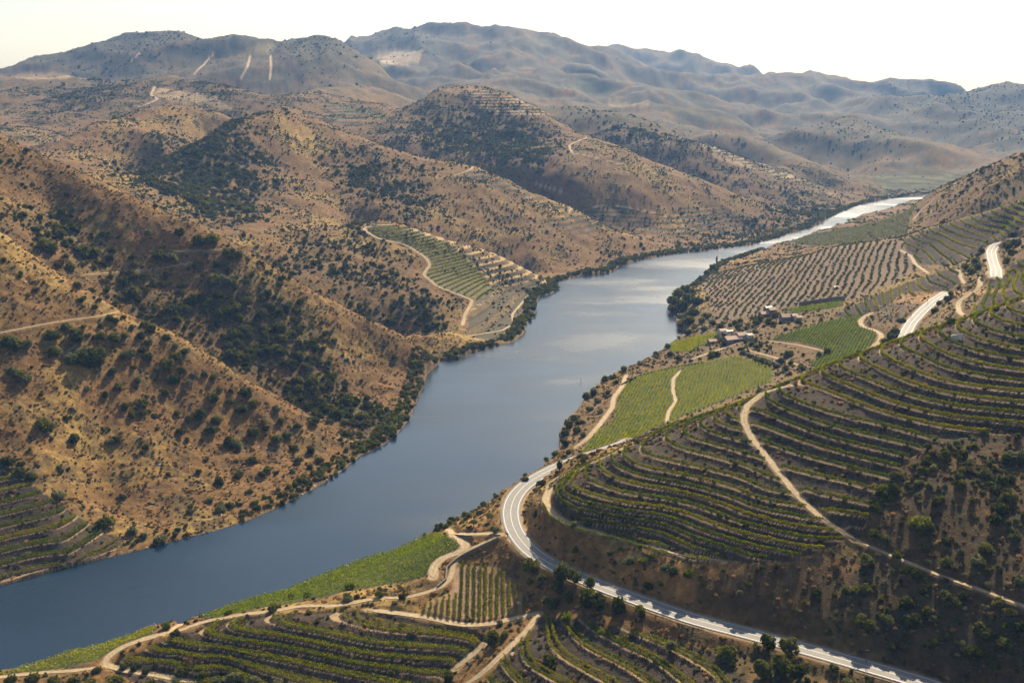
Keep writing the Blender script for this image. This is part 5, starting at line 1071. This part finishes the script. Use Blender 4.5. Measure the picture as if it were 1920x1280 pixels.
if p is not None:
    e = empty('white_tower', (p[0], p[1], p[2] - .5), 'little white square tower with dark doorway on the grove crest', 'tower', None, R(5))
    m = MB(); m.box(-2.5, 2.5, -2.5, 2.5, 0, 5.2); obj('wall', m.mesh('wall'), WALLW, e); m = MB(); m.box(-2.8, 2.8, -2.8, 2.8, 5.2, 5.5); m.add([(-2.7, -2.7, 5.5), (2.7, -2.7, 5.5), (2.7, 2.7, 5.5), (-2.7, 2.7, 5.5), (0, 0, 6.7)], [(0, 1, 4), (1, 2, 4), (2, 3, 4), (3, 0, 4)]); obj('roof', m.mesh('roof'), WALLW, e)
    m = MB(); m.box(-1.2, 1.2, -2.56, -2.4, 0, 2.2); obj('doorway', m.mesh('doorway'), GLASS, e)
def wallrun(pts, h, th, material, label, name='stone_wall', y0=200, y1=1300, cat='wall', side=0):
    Q = [hit(u, v, y0, y1) for u, v in dens(pts, 4)]; L = resample(np.array([q for q in Q if q is not None]), 1.2); L[:, 2] = smooth1(hgt(L[:, 0], L[:, 1]), 6)
    n = len(L); top = h * (1 + .10 * noise(L[:, 0] / 3, L[:, 1] / 3, 131)); d = np.gradient(L[:, :2], axis=0); d /= np.linalg.norm(d, axis=1)[:, None]; nr = np.stack([d[:, 1], -d[:, 0]], 1) * th / 2
    A = np.c_[L[:, :2] - nr, L[:, 2] - .8]; B = np.c_[L[:, :2] + nr, L[:, 2] - .8]; A2 = np.c_[L[:, :2] - nr * .8, L[:, 2] + top]; B2 = np.c_[L[:, :2] + nr * .8, L[:, 2] + top]
    V = np.stack([A, A2, B2, B], 1).reshape(-1, 3); F = []
    for k in range(n - 1):
        for q in range(3): F.append((4 * k + q, 4 * k + q + 1, 4 * k + 5 + q, 4 * k + 4 + q))
    F.append((0, 3, 2, 1)); e_ = 4 * (n - 1); F.append((e_, e_ + 1, e_ + 2, e_ + 3))
    o0 = L[n // 2]; obj(name, mesh_np(name, V - o0, np.array(F)), material, loc=tuple(o0), label=label, category=cat)
wallrun([(1498,573),(1530,568),(1560,564),(1584,562)], 3.4, .8, WALLS, 'long dark retaining wall above the thin green vineyard', y0=800)
wallrun([(1782,640),(1804,638)], 3.0, .8, CONC, 'short pale retaining wall on the crest of the terraced hill', y0=380, y1=620)
STONE = simple('rubble_stone', (.17, .145, .115), .95, .5, 2.2, bump=.8)
wallrun([(935,1010),(915,1019),(880,1036),(853,1052),(838,1066),(836,1088),(820,1102)], 1.2, .7, STONE, 'rough stone bank wall between the two tracks under the junction', y0=330, y1=480)
wallrun([(1395,664),(1420,672),(1445,680),(1462,688)], 2.2, .8, WALLS, 'dark stone wall under the bright gravel lane', y0=560, y1=950)
wallrun([(1165,722),(1200,704),(1260,690),(1320,680)], 1.4, .7, WALLS, 'low stone wall along the far edge of the large green vineyard', y0=560, y1=950)

# ------------------------------------------------------------------ road furniture
STEEL = simple('galvanised_steel', (.22, .23, .25), .45, .15, 2, .4); POSTM = simple('post_wood', (.10, .085, .07), .8, .2)
def barrier(L, off, label):
    L = resample(L, 1.0); d = np.gradient(L[:, :2], axis=0); d /= np.linalg.norm(d, axis=1)[:, None]; nr = np.stack([d[:, 1], -d[:, 0]], 1); P_ = np.c_[L[:, :2] + nr * off, L[:, 2]]
    o0 = P_[len(P_) // 2]; e = empty('crash_barrier', tuple(o0), label, 'crash barrier'); Q = P_ - o0; b = MB(); prof = [(-.05, .30), (.05, .42), (-.02, .52), (.05, .62), (-.05, .74), (-.10, .74), (-.10, .30)]
    V = []
    for k in range(len(Q)):
        for a, z in prof: V.append((Q[k, 0] + nr[k, 0] * a, Q[k, 1] + nr[k, 1] * a, Q[k, 2] + z))
    np_ = len(prof); F = [(k * np_ + q, k * np_ + (q + 1) % np_, (k + 1) * np_ + (q + 1) % np_, (k + 1) * np_ + q) for k in range(len(Q) - 1) for q in range(np_)]
    obj('rail', mesh_np('rail', np.array(V), np.array(F)), STEEL, e); m = MB(); m.box(-.07, .07, -.07, .07, -.5, .72); pm = m.mesh('post'); pm.materials.append(STEEL)
    for k in range(0, len(Q), max(3, len(Q) // 90)): obj('post', pm, None, e, tuple(Q[k]))
def part(L, u0, u1, lo=True):
    uu, vv = proj(L[:, 0], L[:, 1], L[:, 2]); return uu, vv
uu, vv = proj(r1[:, 0], r1[:, 1], r1[:, 2])
barrier(r1[(vv < 985)], 4.9, 'steel crash barrier on the river side of the road bend'); barrier(r1[(vv > 1012) & (uu < 1330)], 4.9, 'steel crash barrier on the downhill side below the bend')
barrier(r1[(uu >= 1600) & (uu < 1840)], 4.9, 'steel crash barrier at the bottom right of the road')
m = MB(); m.box(-.16, .16, -.12, .12, -.3, 1.0); pm = m.mesh('post'); pm.materials.append(POSTM); m = MB(); m.box(-.30, .30, -.14, .14, 1.0, 1.55); hm = m.mesh('reflector'); hm.materials.append(POSTM)
for u, v, lb in [(938,981,'dark marker post on the outside of the bend, above the junction'),(952,1005,'dark marker post right at the track junction'),(998,1032,'dark marker post just past the junction'),(1043,1055,'dark marker post midway down the straight'),(1092,1077,'dark marker post farthest down the road')]:
    p = hit(u, v, 320, 480)
    if p is not None: e = empty('marker_post', tuple(p), lb, 'marker post', 'dark marker posts along the road'); obj('post', pm, None, e); obj('reflector', hm, None, e)
def pole(u, v, h, lb, y0, y1):
    p = hit(u, v, y0, y1)
    if p is None: return
    e = empty('utility_pole', tuple(p), lb, 'utility pole', 'wooden utility poles'); m = MB(); m.tube([(0, 0, -.5), (0, 0, h)], [.16, .11], 8); obj('pole', m.mesh('pole'), POSTM, e); m = MB(); m.box(-.8, .8, -.05, .05, h - .5, h - .38); obj('crossarm', m.mesh('crossarm'), POSTM, e)
pole(1739, 566, 7.5, 'wooden utility pole at the top of the rubble cutting', 600, 950); pole(1708, 592, 7, 'wooden utility pole beside the bright road stretch', 560, 900); pole(1624, 1243, 5.5, 'wooden utility pole by the road near the bottom edge', 230, 420); pole(1562, 1215, 5, 'wooden utility pole on the uphill side of the road', 230, 420); pole(1114, 852, 6, 'wooden utility pole beside the road near the leafy tree', 400, 520)
x, y = at_z(1089, 718, 0); e = empty('channel_marker', (float(x), float(y), 0), 'small dark channel marker standing in the river', 'channel marker'); m = MB(); m.tube([(0, 0, -2), (0, 0, 2.4)], [.18, .14], 8); obj('pole', m.mesh('pole'), POSTM, e); m = MB(); m.tube([(0, 0, 2.4), (0, 0, 3.2)], [.4, .08], 8); obj('topmark', m.mesh('topmark'), POSTM, e)

# ------------------------------------------------------------------ haze
def haze():
    m, n, o = mat('haze'); v = N(n, 'ShaderNodeVolumePrincipled'); v.inputs['Color'].default_value = (.24, .48, 1, 1); v.inputs['Absorption Color'].default_value = (1, 1, 1, 1); v.inputs['Density'].default_value = 6.6e-5; v.inputs['Anisotropy'].default_value = .1
    n.links.new(v.outputs[0], o.inputs['Volume']); b = MB(); b.box(-9800, 9800, -60, 9800, -14, 700); obj('haze', b.mesh('haze'), m, kind='stuff')
haze()
